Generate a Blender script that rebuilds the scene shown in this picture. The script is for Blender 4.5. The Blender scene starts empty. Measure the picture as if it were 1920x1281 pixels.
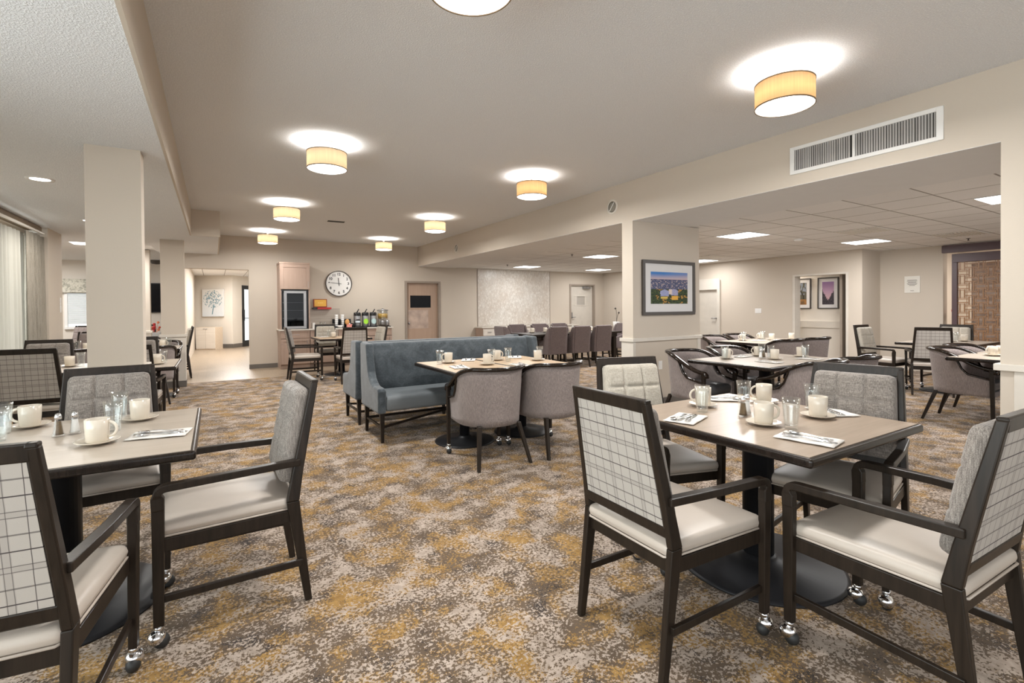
import bpy, bmesh, math, random
from math import sin, cos, pi, radians, sqrt, atan2
from mathutils import Vector, Matrix
random.seed(7)
S = bpy.context.scene
COL = S.collection

# ------------------------------------------------------------------ camera
H = 1.34
YAW, PIT, ROL = 0.54855, -0.010219, -0.0079317
fw = Vector((sin(YAW)*cos(PIT), cos(YAW)*cos(PIT), sin(PIT)))
rt = Vector((cos(YAW), -sin(YAW), 0))
up = rt.cross(fw)
r2 = cos(ROL)*rt + sin(ROL)*up
u2 = -sin(ROL)*rt + cos(ROL)*up
cam = bpy.data.cameras.new('camera'); camo = bpy.data.objects.new('camera', cam); COL.objects.link(camo)
camo.matrix_world = Matrix(((r2.x, u2.x, -fw.x, 0), (r2.y, u2.y, -fw.y, 0), (r2.z, u2.z, -fw.z, H), (0, 0, 0, 1)))
cam.sensor_width = 36; cam.sensor_fit = 'HORIZONTAL'
cam.lens = 914.28/1920*36; cam.shift_y = -53.74/1920
cam.clip_start = .05; cam.clip_end = 100
S.camera = camo

# ------------------------------------------------------------------ world, exposure, daylight
wd = bpy.data.worlds.new('world'); S.world = wd; wd.use_nodes = True
bg = wd.node_tree.nodes['Background']; bg.inputs[0].default_value = (.95, .97, 1.0, 1); bg.inputs[1].default_value = .65
S.view_settings.view_transform = 'Standard'; S.view_settings.look = 'None'
S.view_settings.gamma = 1; S.view_settings.use_curve_mapping = False
S.view_settings.exposure = 1.35
S.cycles.max_bounces = 8; S.cycles.diffuse_bounces = 5; S.cycles.glossy_bounces = 3
S.cycles.transmission_bounces = 6; S.cycles.transparent_max_bounces = 12
S.cycles.caustics_reflective = False; S.cycles.caustics_refractive = False
S.cycles.use_denoising = True
S.cycles.sample_clamp_indirect = 4

def light(name, kind, loc, energy, color=(1, 1, 1), rot=(0, 0, 0), **k):
    l = bpy.data.lights.new(name, kind); l.energy = energy; l.color = color
    for a, b in k.items(): setattr(l, a, b)
    o = bpy.data.objects.new(name, l); o.location = loc; o.rotation_euler = rot; COL.objects.link(o)
    return o
# soft fill added at the open end behind the camera; daylight through the side window
light('fill_rear', 'AREA', (1.8, -4.6, 1.6), 5, (1, .99, .97), (radians(90), 0, 0), shape='RECTANGLE', size=9, size_y=2.4)
light('daylight_side', 'AREA', (-2.6, 2.6, 1.35), 235, (.99, .99, 1), (0, radians(-90), 0), shape='RECTANGLE', size=2.1, size_y=13.4)

# ------------------------------------------------------------------ materials
class N:
    def __init__(s, name):
        s.m = bpy.data.materials.new(name); s.m.use_nodes = True; s.t = s.m.node_tree
        s.b = s.t.nodes['Principled BSDF']; s.out = s.t.nodes['Material Output']; s._o = {}
    def n(s, typ, inp=None, **k):
        x = s.t.nodes.new(typ)
        for a, b in k.items(): setattr(x, a, b)
        for a, b in (inp or {}).items():
            if isinstance(b, bpy.types.NodeSocket): s.t.links.new(b, x.inputs[a])
            else: x.inputs[a].default_value = b
        return x
    def co(s, kind='Object'):
        if 'c' not in s._o: s._o['c'] = s.n('ShaderNodeTexCoord')
        return s._o['c'].outputs[kind]
    def map(s, scale=(1, 1, 1), rot=(0, 0, 0), kind='Object'):
        return s.n('ShaderNodeMapping', {'Vector': s.co(kind), 'Scale': scale, 'Rotation': rot}).outputs[0]
    def noise(s, vec, scale, detail=2, rough=.5, dist=0):
        return s.n('ShaderNodeTexNoise', {'Vector': vec, 'Scale': scale, 'Detail': detail, 'Roughness': rough, 'Distortion': dist})
    def math(s, op, a, b=0, c=0, clamp=False):
        x = s.n('ShaderNodeMath', operation=op); x.use_clamp = clamp
        for i, v in enumerate((a, b, c)):
            if isinstance(v, bpy.types.NodeSocket): s.t.links.new(v, x.inputs[i])
            else: x.inputs[i].default_value = v
        return x.outputs[0]
    def ramp(s, fac, stops, interp='LINEAR'):
        x = s.n('ShaderNodeValToRGB', {'Fac': fac}); r = x.color_ramp; r.interpolation = interp
        while len(r.elements) > 1: r.elements.remove(r.elements[-1])
        r.elements[0].position = stops[0][0]; r.elements[0].color = (*stops[0][1], 1)
        for p, c in stops[1:]:
            e = r.elements.new(p); e.color = (*c, 1)
        return x.outputs[0]
    def mix(s, fac, a, b, blend='MIX'):
        x = s.n('ShaderNodeMix', data_type='RGBA', blend_type=blend)
        for i, v in ((0, fac), (6, a), (7, b)):
            if isinstance(v, bpy.types.NodeSocket): s.t.links.new(v, x.inputs[i])
            elif i == 0: x.inputs[0].default_value = v
            else: x.inputs[i].default_value = (*v, 1)
        return x.outputs[2]
    def bump(s, h, strength=.3, dist=.002):
        x = s.n('ShaderNodeBump', {'Height': h, 'Strength': strength, 'Distance': dist})
        s.t.links.new(x.outputs[0], s.b.inputs['Normal'])
    def set(s, color=None, rough=.5, metal=0, spec=.5, **k):
        if color is not None:
            if isinstance(color, bpy.types.NodeSocket): s.t.links.new(color, s.b.inputs['Base Color'])
            else: s.b.inputs['Base Color'].default_value = (*color, 1)
        if isinstance(rough, bpy.types.NodeSocket): s.t.links.new(rough, s.b.inputs['Roughness'])
        else: s.b.inputs['Roughness'].default_value = rough
        s.b.inputs['Metallic'].default_value = metal
        s.b.inputs['Specular IOR Level'].default_value = spec
        for a, b in k.items(): s.b.inputs[a.replace('_', ' ')].default_value = b
        return s.m

def plain(name, c, rough=.5, metal=0, spec=.5, var=.04, scale=6, bump=0, bs=300, **k):
    n = N(name)
    nz = n.noise(n.co(), scale, 3).outputs[0]
    lo = tuple(max(0, v*(1-var)) for v in c); hi = tuple(min(1, v*(1+var)) for v in c)
    col = n.ramp(nz, [(.3, lo), (.7, hi)])
    if bump: n.bump(n.noise(n.co(), bs, 2).outputs[0], bump, .001)
    return n.set(col, rough, metal, spec, **k)

def emis(name, c, strength):
    n = N(name); e = n.n('ShaderNodeEmission', {'Color': (*c, 1), 'Strength': strength})
    n.t.links.new(e.outputs[0], n.out.inputs[0]); return n.m

MT = {}
MT['wall'] = plain('wall_paint', (.565, .50, .425), .75, spec=.25, var=.02, scale=.8, bump=.35, bs=90)
MT['wall_side'] = MT['wall']
MT['wall_light'] = plain('wall_paint_light', (.72, .67, .60), .75, spec=.25, var=.02, scale=.8, bump=.2, bs=90)
def _ceil():
    n = N('ceiling_texture')
    a = n.noise(n.co(), 110, 3, .6).outputs[0]
    v = n.ramp(a, [(.45, (0, 0, 0)), (.62, (1, 1, 1))])
    col = n.mix(v, (.77, .785, .81), (.86, .875, .895))
    n.bump(v, .6, .004)
    return n.set(col, .9, 0, .1)
MT['ceiling'] = _ceil()
MT['ceiling_smooth'] = plain('ceiling_smooth', (.79, .80, .81), .9, spec=.1, var=.01)
def _grid():
    n = N('ceiling_tiles')
    sp = n.n('ShaderNodeSeparateXYZ', {'Vector': n.co()})
    def ln(ax, off, w=.0105, per=.61):
        f = n.math('FRACT', n.math('DIVIDE', n.math('SUBTRACT', ax, off), per))
        d = n.math('MULTIPLY', n.math('ABSOLUTE', n.math('SUBTRACT', f, .5)), 1)
        return n.math('GREATER_THAN', d, .5 - w)
    g = n.math('MAXIMUM', ln(sp.outputs[0], 7.03), ln(sp.outputs[1], 4.50))
    s2 = n.math('MAXIMUM', ln(sp.outputs[0], 7.03, .018), ln(sp.outputs[1], 4.50, .018))
    cell = n.n('ShaderNodeTexWhiteNoise', {'Vector': n.n('ShaderNodeVectorMath', {0: n.n('ShaderNodeVectorMath', {0: n.co(), 1: (-7.03, -4.5, 0)}, operation='ADD').outputs[0], 1: (.61, .61, 9)}, operation='DIVIDE').outputs[0]}, noise_dimensions='3D')
    fl = n.n('ShaderNodeVectorMath', {0: n.n('ShaderNodeVectorMath', {0: n.n('ShaderNodeVectorMath', {0: n.co(), 1: (-7.03, -4.5, 0)}, operation='ADD').outputs[0], 1: (.61, .61, 9)}, operation='DIVIDE').outputs[0]}, operation='FLOOR')
    n.t.links.new(fl.outputs[0], cell.inputs[0])
    tile = n.ramp(cell.outputs[0], [(0, (.82, .825, .83)), (1, (.89, .895, .90))])
    sand = n.noise(n.co(), 120, 3).outputs[0]
    tile = n.mix(.25, tile, n.ramp(sand, [(.35, (.6, .6, .6)), (.6, (.8, .8, .8))]))
    col = n.mix(s2, tile, (.62, .61, .6)); col = n.mix(g, col, (.30, .29, .28))
    return n.set(col, .9, 0, .1)
MT['ceiling_grid'] = _grid()
def _carpet():
    n = N('carpet_pattern')
    c = n.co()
    def at(loc): return n.n('ShaderNodeMapping', {'Vector': c, 'Location': loc}).outputs[0]
    speck = n.math('SUBTRACT', n.noise(c, 70, 2, .55).outputs[0], .5)
    sp2 = n.math('SUBTRACT', n.noise(at((3, 1, 2)), 150, 1, .5).outputs[0], .5)
    def mask(loc, scale, lo, hi, k=.85):
        f = n.noise(at(loc), scale, 5, .66, .25).outputs[0]
        f = n.math('ADD', n.math('ADD', f, n.math('MULTIPLY', speck, k)), n.math('MULTIPLY', sp2, .34))
        return n.ramp(f, [(lo, (0, 0, 0)), (hi, (1, 1, 1))])
    base = n.ramp(n.noise(c, 9, 3).outputs[0], [(.3, (.095, .066, .044)), (.7, (.138, .097, .064))])
    dark = mask((7.7, 3.1, 0), 4.4, .53, .57)
    gold = mask((5.3, 2.1, 0), 4.2, .485, .53)
    lite = mask((1.3, 9.1, 0), 5.2, .515, .56)
    col = n.mix(dark, base, (.042, .032, .028))
    col = n.mix(n.math('MULTIPLY', gold, .95), col, n.ramp(n.noise(at((2, 2, 2)), 30, 2).outputs[0], [(.35, (.235, .13, .036)), (.65, (.36, .215, .068))]))
    col = n.mix(lite, col, n.ramp(n.noise(at((4, 2, 2)), 24, 2).outputs[0], [(.35, (.31, .248, .20)), (.65, (.44, .36, .30))]))
    n.bump(speck, .5, .004)
    return n.set(col, .95, 0, .08, Sheen_Weight=.1)
MT['carpet'] = _carpet()
def _planks():
    n = N('floor_planks')
    c = n.map((1, 1, 1))
    br = n.n('ShaderNodeTexBrick', {'Vector': n.map((1, 1, 1), (0, 0, radians(90))), 'Color1': (.34, .26, .185, 1), 'Color2': (.29, .225, .16, 1), 'Mortar': (.20, .15, .10, 1), 'Scale': 1, 'Mortar Size': .0015, 'Brick Width': 1.2, 'Row Height': .15})
    gr = n.noise(n.map((14, 1, 1)), 3, 5, .6).outputs[0]
    col = n.mix(.35, br.outputs[0], n.ramp(gr, [(.3, (.24, .185, .13)), (.7, (.40, .32, .24))]))
    return n.set(col, .36, 0, .4)
MT['planks'] = _planks()
def wood(name, lo, hi, rough=.35, axis=2, sc=1.0, spec=.5):
    n = N(name)
    s = [26, 26, 26]; s[axis] = 1.6
    g = n.noise(n.map(tuple(v*sc for v in s)), 2.2, 5, .6, .6).outputs[0]
    col = n.ramp(g, [(.3, lo), (.7, hi)])
    n.bump(g, .08, .001)
    return n.set(col, rough, 0, spec)
MT['dark_wood'] = wood('espresso_wood', (.012, .0085, .006), (.025, .017, .012), .36, spec=.28)
MT['dark_gloss'] = wood('espresso_wood_gloss', (.011, .007, .005), (.021, .0135, .0095), .16, spec=.4)
MT['edge_dark'] = wood('espresso_edge', (.009, .006, .0045), (.018, .012, .009), .27, spec=.35)
MT['laminate'] = wood('table_laminate', (.305, .235, .178), (.375, .295, .228), .34, 0, .6)
MT['laminate_glare'] = wood('table_laminate_glare', (.40, .34, .28), (.47, .405, .34), .32, 0, .6)  # paler, greyer laminate: the reflection on the tops is put into the colour
MT['laminate_tan'] = wood('table_laminate_tan', (.48, .35, .23), (.55, .41, .28), .34, 0, .6)
MT['cabinet'] = wood('cabinet_laminate', (.36, .255, .20), (.40, .29, .23), .5, 2, .5)
MT['cabinet_shaded'] = plain('cabinet_gap_shade', (.20, .145, .115), .5)  # darker body paints the shade lines in the gaps between doors and drawers
MT['cab_oak'] = wood('pale_oak', (.55, .44, .33), (.66, .55, .43), .5, 0, .5)
MT['cab_white'] = wood('whitewashed_oak', (.66, .60, .53), (.76, .71, .64), .5, 0, .5)
MT['door_wood'] = wood('door_veneer', (.40, .275, .20), (.45, .32, .235), .45, 2, .4)
MT['door_frame'] = plain('door_frame_paint', (.30, .25, .205), .5)
MT['door_paint'] = plain('door_paint', (.60, .555, .49), .5)
MT['trim'] = plain('trim_paint', (.63, .585, .52), .5)
MT['base'] = plain('rubber_base', (.135, .12, .105), .6)
MT['iron'] = plain('black_iron', (.012, .012, .014), .45, 0, .3)
MT['chrome'] = plain('chrome', (.75, .75, .76), .12, 1)
MT['steel'] = plain('brushed_steel', (.40, .40, .41), .42, 1)
MT['black'] = plain('black_plastic', (.012, .012, .013), .3)
MT['rubber'] = plain('black_rubber', (.015, .015, .015), .55)
MT['vinyl'] = plain('cream_vinyl', (.475, .415, .36), .42, bump=.15, bs=500)
MT['vinyl_dark'] = plain('dark_vinyl', (.075, .075, .078), .36, bump=.15, bs=500)
MT['vinyl_teal'] = plain('slate_vinyl', (.135, .15, .16), .34, bump=.1, bs=500)
def weave(name, a, b, c, sc=1.0, rough=.9, bumps=.5, sheen=.2):
    n = N(name)
    h = n.noise(n.map((60*sc, 900*sc, 900*sc)), 1, 2, .6).outputs[0]
    v = n.noise(n.map((900*sc, 60*sc, 60*sc)), 1, 2, .6).outputs[0]
    v2 = n.noise(n.map((900*sc, 900*sc, 40*sc)), 1, 2, .6).outputs[0]
    f = n.math('ADD', n.math('MULTIPLY', h, .5), n.math('MULTIPLY', v2, .5))
    col = n.ramp(f, [(.38, a), (.5, b), (.62, c)])
    blot = n.noise(n.co(), 5, 3).outputs[0]
    col = n.mix(.12, col, n.ramp(blot, [(.35, a), (.65, c)]))
    n.bump(f, bumps, .0015)
    return n.set(col, rough, 0, .15, Sheen_Weight=sheen)
MT['tweed'] = weave('grey_tweed', (.125, .108, .097), (.23, .203, .183), (.36, .325, .29), .35)
MT['tweed_cream'] = weave('cream_tweed', (.31, .28, .23), (.43, .39, .33), (.52, .48, .415), .35)
MT['mauve'] = weave('mauve_tweed', (.135, .108, .102), (.225, .188, .178), (.335, .285, .265), .45)
MT['plush'] = weave('plum_brown_fabric', (.085, .062, .06), (.125, .093, .09), (.165, .125, .12), .3, sheen=.5)
def _velvet():
    n = N('slate_velvet')
    a = n.noise(n.map((1, 1, 1)), 6, 6, .65, .8).outputs[0]
    b = n.noise(n.co(), 60, 3, .6).outputs[0]
    f = n.math('ADD', n.math('MULTIPLY', a, .7), n.math('MULTIPLY', b, .3))
    col = n.ramp(f, [(.36, (.036, .044, .051)), (.5, (.058, .069, .078)), (.64, (.092, .106, .117))])
    n.bump(b, .3, .002)
    return n.set(col, .85, 0, .15, Sheen_Weight=.3)
MT['velvet'] = _velvet()
def _plaid(name, base, lines, brown):
    n = N(name)
    sp = n.n('ShaderNodeSeparateXYZ', {'Vector': n.co()})
    wob = n.math('MULTIPLY', n.math('SUBTRACT', n.noise(n.co(), 18, 2).outputs[0], .5), .002)
    def ln(ax, per, off, w):
        f = n.math('FRACT', n.math('DIVIDE', n.math('ADD', n.math('ADD', ax, 10+off), wob), per))
        return n.math('LESS_THAN', n.math('ABSOLUTE', n.math('SUBTRACT', f, .5)), w/per/2)
    X, Z_ = sp.outputs[0], sp.outputs[2]
    col = n.mix(n.math('MULTIPLY', n.math('MAXIMUM', ln(X, .15, .0, .022), ln(Z_, .15, .05, .022)), .28), base, brown)
    for ax, per, off, w, k in ((X, .15, .008, .0018, .7), (X, .15, -.008, .0018, .7), (X, .15, .052, .002, .9), (X, .15, .100, .002, .9),
                               (Z_, .15, .058, .0022, .75), (Z_, .15, .042, .0022, .75), (Z_, .15, .0, .0035, 1.0), (Z_, .15, .105, .0045, .7)):
        col = n.mix(n.math('MULTIPLY', ln(ax, per, off, w), k), col, lines)
    th = n.noise(n.map((300, 300, 900)), 1, 2).outputs[0]
    n.bump(th, .3, .001)
    return n.set(col, .9, 0, .15)
MT['plaid'] = _plaid('plaid_fabric', (.43, .395, .36), (.07, .06, .06), (.26, .235, .215))
MT['china'] = plain('cream_china', (.64, .575, .485), .16, spec=.6, var=.01)
MT['china_gold'] = MT['china']
MT['napkin'] = plain('paper_napkin', (.72, .69, .65), .8, var=.03, scale=30, bump=.2, bs=200)
MT['salt'] = plain('salt', (.80, .78, .74), .9, var=.08, scale=300)
MT['pepper'] = plain('pepper', (.14, .095, .05), .9, var=.5, scale=500)
def _glass(name, tint=(.95, .965, .965), base=.06, gain=.46):
    n = N(name)
    t = n.n('ShaderNodeBsdfTransparent', {'Color': (*tint, 1)}); g = n.n('ShaderNodeBsdfGlossy', {'Color': (1, 1, 1, 1), 'Roughness': .03})
    lw = n.n('ShaderNodeLayerWeight', {'Blend': .45})
    f = n.math('ADD', n.math('MULTIPLY', n.math('POWER', lw.outputs[1], 1.6), gain), base, clamp=True)
    mx = n.n('ShaderNodeMixShader', {0: f, 1: t.outputs[0], 2: g.outputs[0]})
    n.t.links.new(mx.outputs[0], n.out.inputs[0]); return n.m
MT['glass'] = _glass('clear_glass')
MT['shaker_glass'] = _glass('shaker_glass', (.96, .96, .96), .02, .16)
MT['pane'] = _glass('pane_glass', (.9, .93, .92), .05, .4); MT['fridge_pane'] = _glass('fridge_glass', (.62, .63, .64), .015, .12)
def _sheer():
    n = N('sheer_fabric')
    a = n.n('ShaderNodeBsdfTranslucent', {'Color': (.45, .44, .41, 1)}); b = n.n('ShaderNodeBsdfDiffuse', {'Color': (.70, .67, .60, 1)})
    c = n.n('ShaderNodeBsdfTransparent', {'Color': (1, 1, 1, 1)})
    m1 = n.n('ShaderNodeMixShader', {0: .5, 1: b.outputs[0], 2: a.outputs[0]})
    m2 = n.n('ShaderNodeMixShader', {0: .04, 1: m1.outputs[0], 2: c.outputs[0]})
    n.t.links.new(m2.outputs[0], n.out.inputs[0]); return n.m
MT['sheer'] = _sheer()
MT['drape'] = weave('drape_linen', (.20, .18, .145), (.27, .245, .205), (.34, .31, .26), .2, sheen=.05)
def _shade(name, col, em):
    n = N(name)
    th = n.noise(n.map((1, 1, .02)), 160, 2).outputs[0]
    cc = n.ramp(th, [(.3, tuple(v*.88 for v in col)), (.7, col)])
    a = n.n('ShaderNodeBsdfTranslucent', {'Color': cc}); b = n.n('ShaderNodeBsdfDiffuse', {'Color': cc}); e = n.n('ShaderNodeEmission', {'Color': cc, 'Strength': em})
    m1 = n.n('ShaderNodeMixShader', {0: .5, 1: b.outputs[0], 2: a.outputs[0]})
    m2 = n.n('ShaderNodeAddShader', {0: m1.outputs[0], 1: e.outputs[0]})
    n.t.links.new(m2.outputs[0], n.out.inputs[0]); return n.m
MT['shade'] = _shade('lamp_shade_linen', (.54, .40, .25), .05)
MT['shade_pale'] = _shade('lamp_shade_linen_pale', (.56, .47, .35), .08)
MT['diffuser'] = emis('lamp_diffuser', (1, .97, .92), 3.0)
MT['panel'] = emis('panel_diffuser', (1, .99, .97), 2.2)
MT['bronze'] = plain('bronze_trim', (.17, .11, .055), .4)
MT['white'] = plain('white_paint', (.80, .79, .77), .45, var=.01)
MT['offwhite'] = plain('offwhite_plastic', (.72, .69, .63), .45, var=.01)
MT['fin_grey'] = plain('fin_grey', (.40, .38, .36), .5)
MT['grille_dark'] = plain('duct_dark', (.03, .028, .025), .8)
MT['frame'] = plain('charcoal_frame', (.075, .065, .058), .4)
MT['mat_board'] = plain('mat_board', (.68, .67, .67), .8, var=.01)
MT['purple_wood'] = plain('plum_stained_wood', (.085, .048, .055), .4)
MT['lattice'] = plain('copper_brown_wood', (.30, .155, .07), .4)
MT['cream_back'] = plain('cream_backing', (.62, .50, .42), .6)
MT['tile'] = None
def _tile():
    n = N('leaf_mosaic_tile')
    vo = n.n('ShaderNodeTexVoronoi', {'Vector': n.map((26, 26, 13), (0, radians(35), 0)), 'Scale': 1.0, 'Randomness': .9})
    r = n.ramp(n.n('ShaderNodeSeparateColor', {0: vo.outputs[1]}).outputs[0], [(0, (.50, .44, .38)), (.5, (.58, .54, .49)), (1, (.68, .65, .60))])
    big = n.noise(n.co(), 1.5, 3).outputs[0]
    col = n.mix(.3, r, n.ramp(big, [(.35, (.60, .50, .42)), (.6, (.80, .78, .74))]))
    e = n.n('ShaderNodeTexVoronoi', {'Vector': n.map((26, 26, 13), (0, radians(35), 0)), 'Scale': 1.0, 'Randomness': .9}, feature='DISTANCE_TO_EDGE')
    m = n.math('LESS_THAN', e.outputs[0], .05)
    col = n.mix(n.math('MULTIPLY', m, .6), col, (.45, .41, .36))
    return n.set(col, .3, 0, .5)
MT['tile'] = _tile()
def _valance():
    n = N('valance_floral')
    a = n.noise(n.co(), 14, 4, .6, 1.2).outputs[0]
    return n.set(n.ramp(a, [(.42, (.34, .33, .28)), (.5, (.52, .50, .42)), (.58, (.62, .60, .52))]), .9)
MT['valance'] = _valance()
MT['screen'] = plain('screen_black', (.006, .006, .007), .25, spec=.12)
MT['sky_pane'] = emis('bright_daylight_pane', (.97, .98, 1), 1.6)
MT['blind'] = plain('white_blind', (.60, .60, .59), .5, Emission_Strength=.0)

# ------------------------------------------------------------------ mesh builder
class M:
    def __init__(s): s.v = []; s.f = []; s.sm = []
    def add(s, vs, fs, smooth=False, T=None):
        b = len(s.v)
        s.v += [tuple(T @ Vector(p)) if T else tuple(p) for p in vs]
        s.f += [tuple(b+i for i in f) for f in fs]; s.sm += [smooth]*len(fs); return s
    def hexa(s, p, T=None):
        return s.add(p, [(0, 3, 2, 1), (4, 5, 6, 7), (0, 1, 5, 4), (1, 2, 6, 5), (2, 3, 7, 6), (3, 0, 4, 7)], False, T)
    def box(s, x0, x1, y0, y1, z0, z1, T=None):
        return s.hexa([(x0, y0, z0), (x1, y0, z0), (x1, y1, z0), (x0, y1, z0), (x0, y0, z1), (x1, y0, z1), (x1, y1, z1), (x0, y1, z1)], T)
    def leg(s, a, wa, b, wb, T=None):
        """tapered square leg from foot a (half sizes wa) to top b (half sizes wb)"""
        (ax, ay, az), (bx, by, bz) = a, b
        q = []
        for (x, y, z), (hx, hy) in ((a, wa), (b, wb)):
            q += [(x-hx, y-hy, z), (x+hx, y-hy, z), (x+hx, y+hy, z), (x-hx, y+hy, z)]
        return s.hexa(q, T)
    def sweep(s, pts, prof, upv=(0, 0, 1), smooth=False, closed=False, caps=True, T=None, scale=None):
        """prof: list of (side, up) offsets swept along pts"""
        n = len(pts); P = [Vector(p) for p in pts]; V = []; k = len(prof)
        for i in range(n):
            a = P[(i-1) % n] if closed or i > 0 else P[i]; b = P[(i+1) % n] if closed or i < n-1 else P[i]
            t = (b-a).normalized(); side = t.cross(Vector(upv))
            side = side.normalized() if side.length > 1e-6 else Vector((1, 0, 0)); u = side.cross(t).normalized()
            sc = scale[i] if scale else 1
            for (x, y) in prof: V.append(P[i]+side*x*sc+u*y*sc)
        F = []
        for i in range(n if closed else n-1):
            j = (i+1) % n
            for c in range(k): d = (c+1) % k; F.append((i*k+c, i*k+d, j*k+d, j*k+c))
        if caps and not closed: F += [tuple(range(k))[::-1], tuple((n-1)*k+c for c in range(k))]
        return s.add(V, F, smooth, T)
    def lathe(s, prof, seg=20, c=(0, 0, 0), smooth=True, T=None, flute=0, caps=True):
        V = []; F = []; n = len(prof)
        for i, (r, z) in enumerate(prof):
            for j in range(seg):
                a = 2*pi*j/seg; rr = r*(1-flute*(j % 2)) if (r > 0 and 0 < i < n-1) else r
                V.append((c[0]+rr*cos(a), c[1]+rr*sin(a), c[2]+z))
        for i in range(n-1):
            for j in range(seg):
                k = (j+1) % seg; F.append((i*seg+j, i*seg+k, (i+1)*seg+k, (i+1)*seg+j))
        s.add(V, F, smooth, T)
        if not caps: return s
        b = len(s.v)-n*seg
        s.f.append(tuple(b+j for j in range(seg))[::-1]); s.sm.append(False)
        s.f.append(tuple(b+(n-1)*seg+j for j in range(seg))); s.sm.append(False)
        return s
    def cyl(s, a, b, r, seg=12, r2=None, smooth=True):
        a = Vector(a); b = Vector(b); r2 = r if r2 is None else r2
        q = (b-a).to_track_quat('Z', 'Y').to_matrix().to_4x4(); T = Matrix.Translation(a) @ q
        return s.lathe([(r, 0), (r2, (b-a).length)], seg, smooth=smooth, T=T)
    def ball(s, c, r, seg=14, rings=8, sx=1, sy=1, sz=1):
        pr = [(max(1e-4, r*sin(pi*i/rings)), -r*cos(pi*i/rings)) for i in range(rings+1)]
        return s.lathe(pr, seg, T=Matrix.Translation(c) @ Matrix.Diagonal((sx, sy, sz, 1)))
    def prism(s, poly, axis, a, b, T=None):
        """poly of 2D points extruded along axis from a to b"""
        n = len(poly)
        def P(p, t):
            return {'x': (t, p[0], p[1]), 'y': (p[0], t, p[1]), 'z': (p[0], p[1], t)}[axis]
        V = [P(p, a) for p in poly]+[P(p, b) for p in poly]
        F = [tuple(range(n)), tuple(range(n, 2*n))[::-1]]+[(i, n+i, n+(i+1) % n, (i+1) % n) for i in range(n)]
        return s.add(V, F, False, T)
    def rbox(s, c, size, r, n=(6, 6, 3), deform=None, T=None):
        """rounded box, subdivided, optionally deformed by deform(u,v,w,p)"""
        hx, hy, hz = (d/2 for d in size); V = []; F = []
        def line(k): return [-1+2*i/k for i in range(k+1)]
        def pt(u, v, w):
            def g(t, h):
                return t*h
            p = Vector((g(u, hx), g(v, hy), g(w, hz)))
            q = Vector([max(-(h-r), min(h-r, a)) for a, h in zip(p, (hx, hy, hz))])
            d = p-q
            if d.length > 1e-9:
                m = max(abs(d.x), abs(d.y), abs(d.z)); d = d.normalized()*m
            o = q+d
            if deform: o = Vector(deform(u, v, w, o))
            return o+Vector(c)
        def ax(k, h):  # sample positions concentrated at the rounded rims
            e = min(.9, r/h); L = [-1, -1+e*.35, -1+e]; m = max(1, k)
            L += [-(1-e)+2*(1-e)*i/m for i in range(1, m)]
            return L+[1-e, 1-e*.35, 1]
        A = [ax(n[0], hx), ax(n[1], hy), ax(n[2], hz)]
        for (i, j, k, sg) in ((0, 1, 2, 1), (0, 1, 2, -1), (1, 2, 0, 1), (1, 2, 0, -1), (2, 0, 1, 1), (2, 0, 1, -1)):
            b = len(V)
            for a in A[i]:
                for c2 in A[j]:
                    q = [0, 0, 0]; q[i] = a; q[j] = c2; q[k] = sg; V.append(pt(*q))
            w = len(A[j])
            for a in range(len(A[i])-1):
                for c2 in range(w-1):
                    f = (b+a*w+c2, b+(a+1)*w+c2, b+(a+1)*w+c2+1, b+a*w+c2+1)
                    F.append(f if sg > 0 else f[::-1])
        return s.add(V, F, True, T)
    def mesh(s, name, m, weld=True):
        me = bpy.data.meshes.new(name); me.from_pydata(s.v, [], s.f)
        me.polygons.foreach_set('use_smooth', s.sm)
        bm = bmesh.new(); bm.from_mesh(me)
        if weld: bmesh.ops.remove_doubles(bm, verts=bm.verts, dist=1e-5)
        bmesh.ops.recalc_face_normals(bm, faces=bm.faces); bm.to_mesh(me); bm.free()
        me.materials.append(MT[m] if isinstance(m, str) else m); me.update(); return me
    def obj(s, name, m, parent=None, bevel=0, seg=2, weld=True, loc=None, rot=None, label=None):
        o = bpy.data.objects.new(name, s.mesh(name, m, weld)); COL.objects.link(o)
        if parent is not None: o.parent = parent
        if loc is not None: o.location = loc
        if rot is not None: o.rotation_euler = rot
        if bevel:
            b = o.modifiers.new('bevel', 'BEVEL'); b.width = bevel; b.segments = seg; b.limit_method = 'ANGLE'; b.angle_limit = radians(35)
        if label: o['label'] = label
        return o

def tag(o, label, cat, group=None):
    o['label'] = label; o['category'] = cat
    if group: o['group'] = group
    return o
def thing(name, label, cat, loc=(0, 0, 0), rot=0, group=None):
    o = bpy.data.objects.new(name, None); COL.objects.link(o); o.location = loc; o.rotation_euler = (0, 0, rot); o.empty_display_size = .1
    return tag(o, label, cat, group)
def struct(name, m, mt, bevel=0, parent=None, loc=None, rot=None):
    o = m.obj(name, mt, parent, bevel, loc=loc, rot=rot)
    if parent is None: o['kind'] = 'structure'
    return o
def dup(o, loc, rot, label, group=None, parent=None):
    c = o.copy(); COL.objects.link(c); c.parent = parent
    if parent is None:
        c.location = loc; c.rotation_euler = (0, 0, rot)
        c['label'] = label
        if group: c['group'] = group
    for ch in list(o.children): dup(ch, None, None, None, None, c)
    return c
USED = {}
def place(maker, key, loc, rot, label, group=None, z=0):
    """first use builds the thing, later uses copy it with its parts"""
    L = (loc[0], loc[1], z if len(loc) < 3 else loc[2])
    if key not in USED:
        o = maker(); USED[key] = o; o.location = L; o.rotation_euler = (0, 0, rot); o['label'] = label
        if group: o['group'] = group
        return o
    return dup(USED[key], L, rot, label, group)
def rim(w, d, r=.3):  # rounded profile
    return [(-w, -d), (w, -d), (w, d), (-w, d)]
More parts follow.
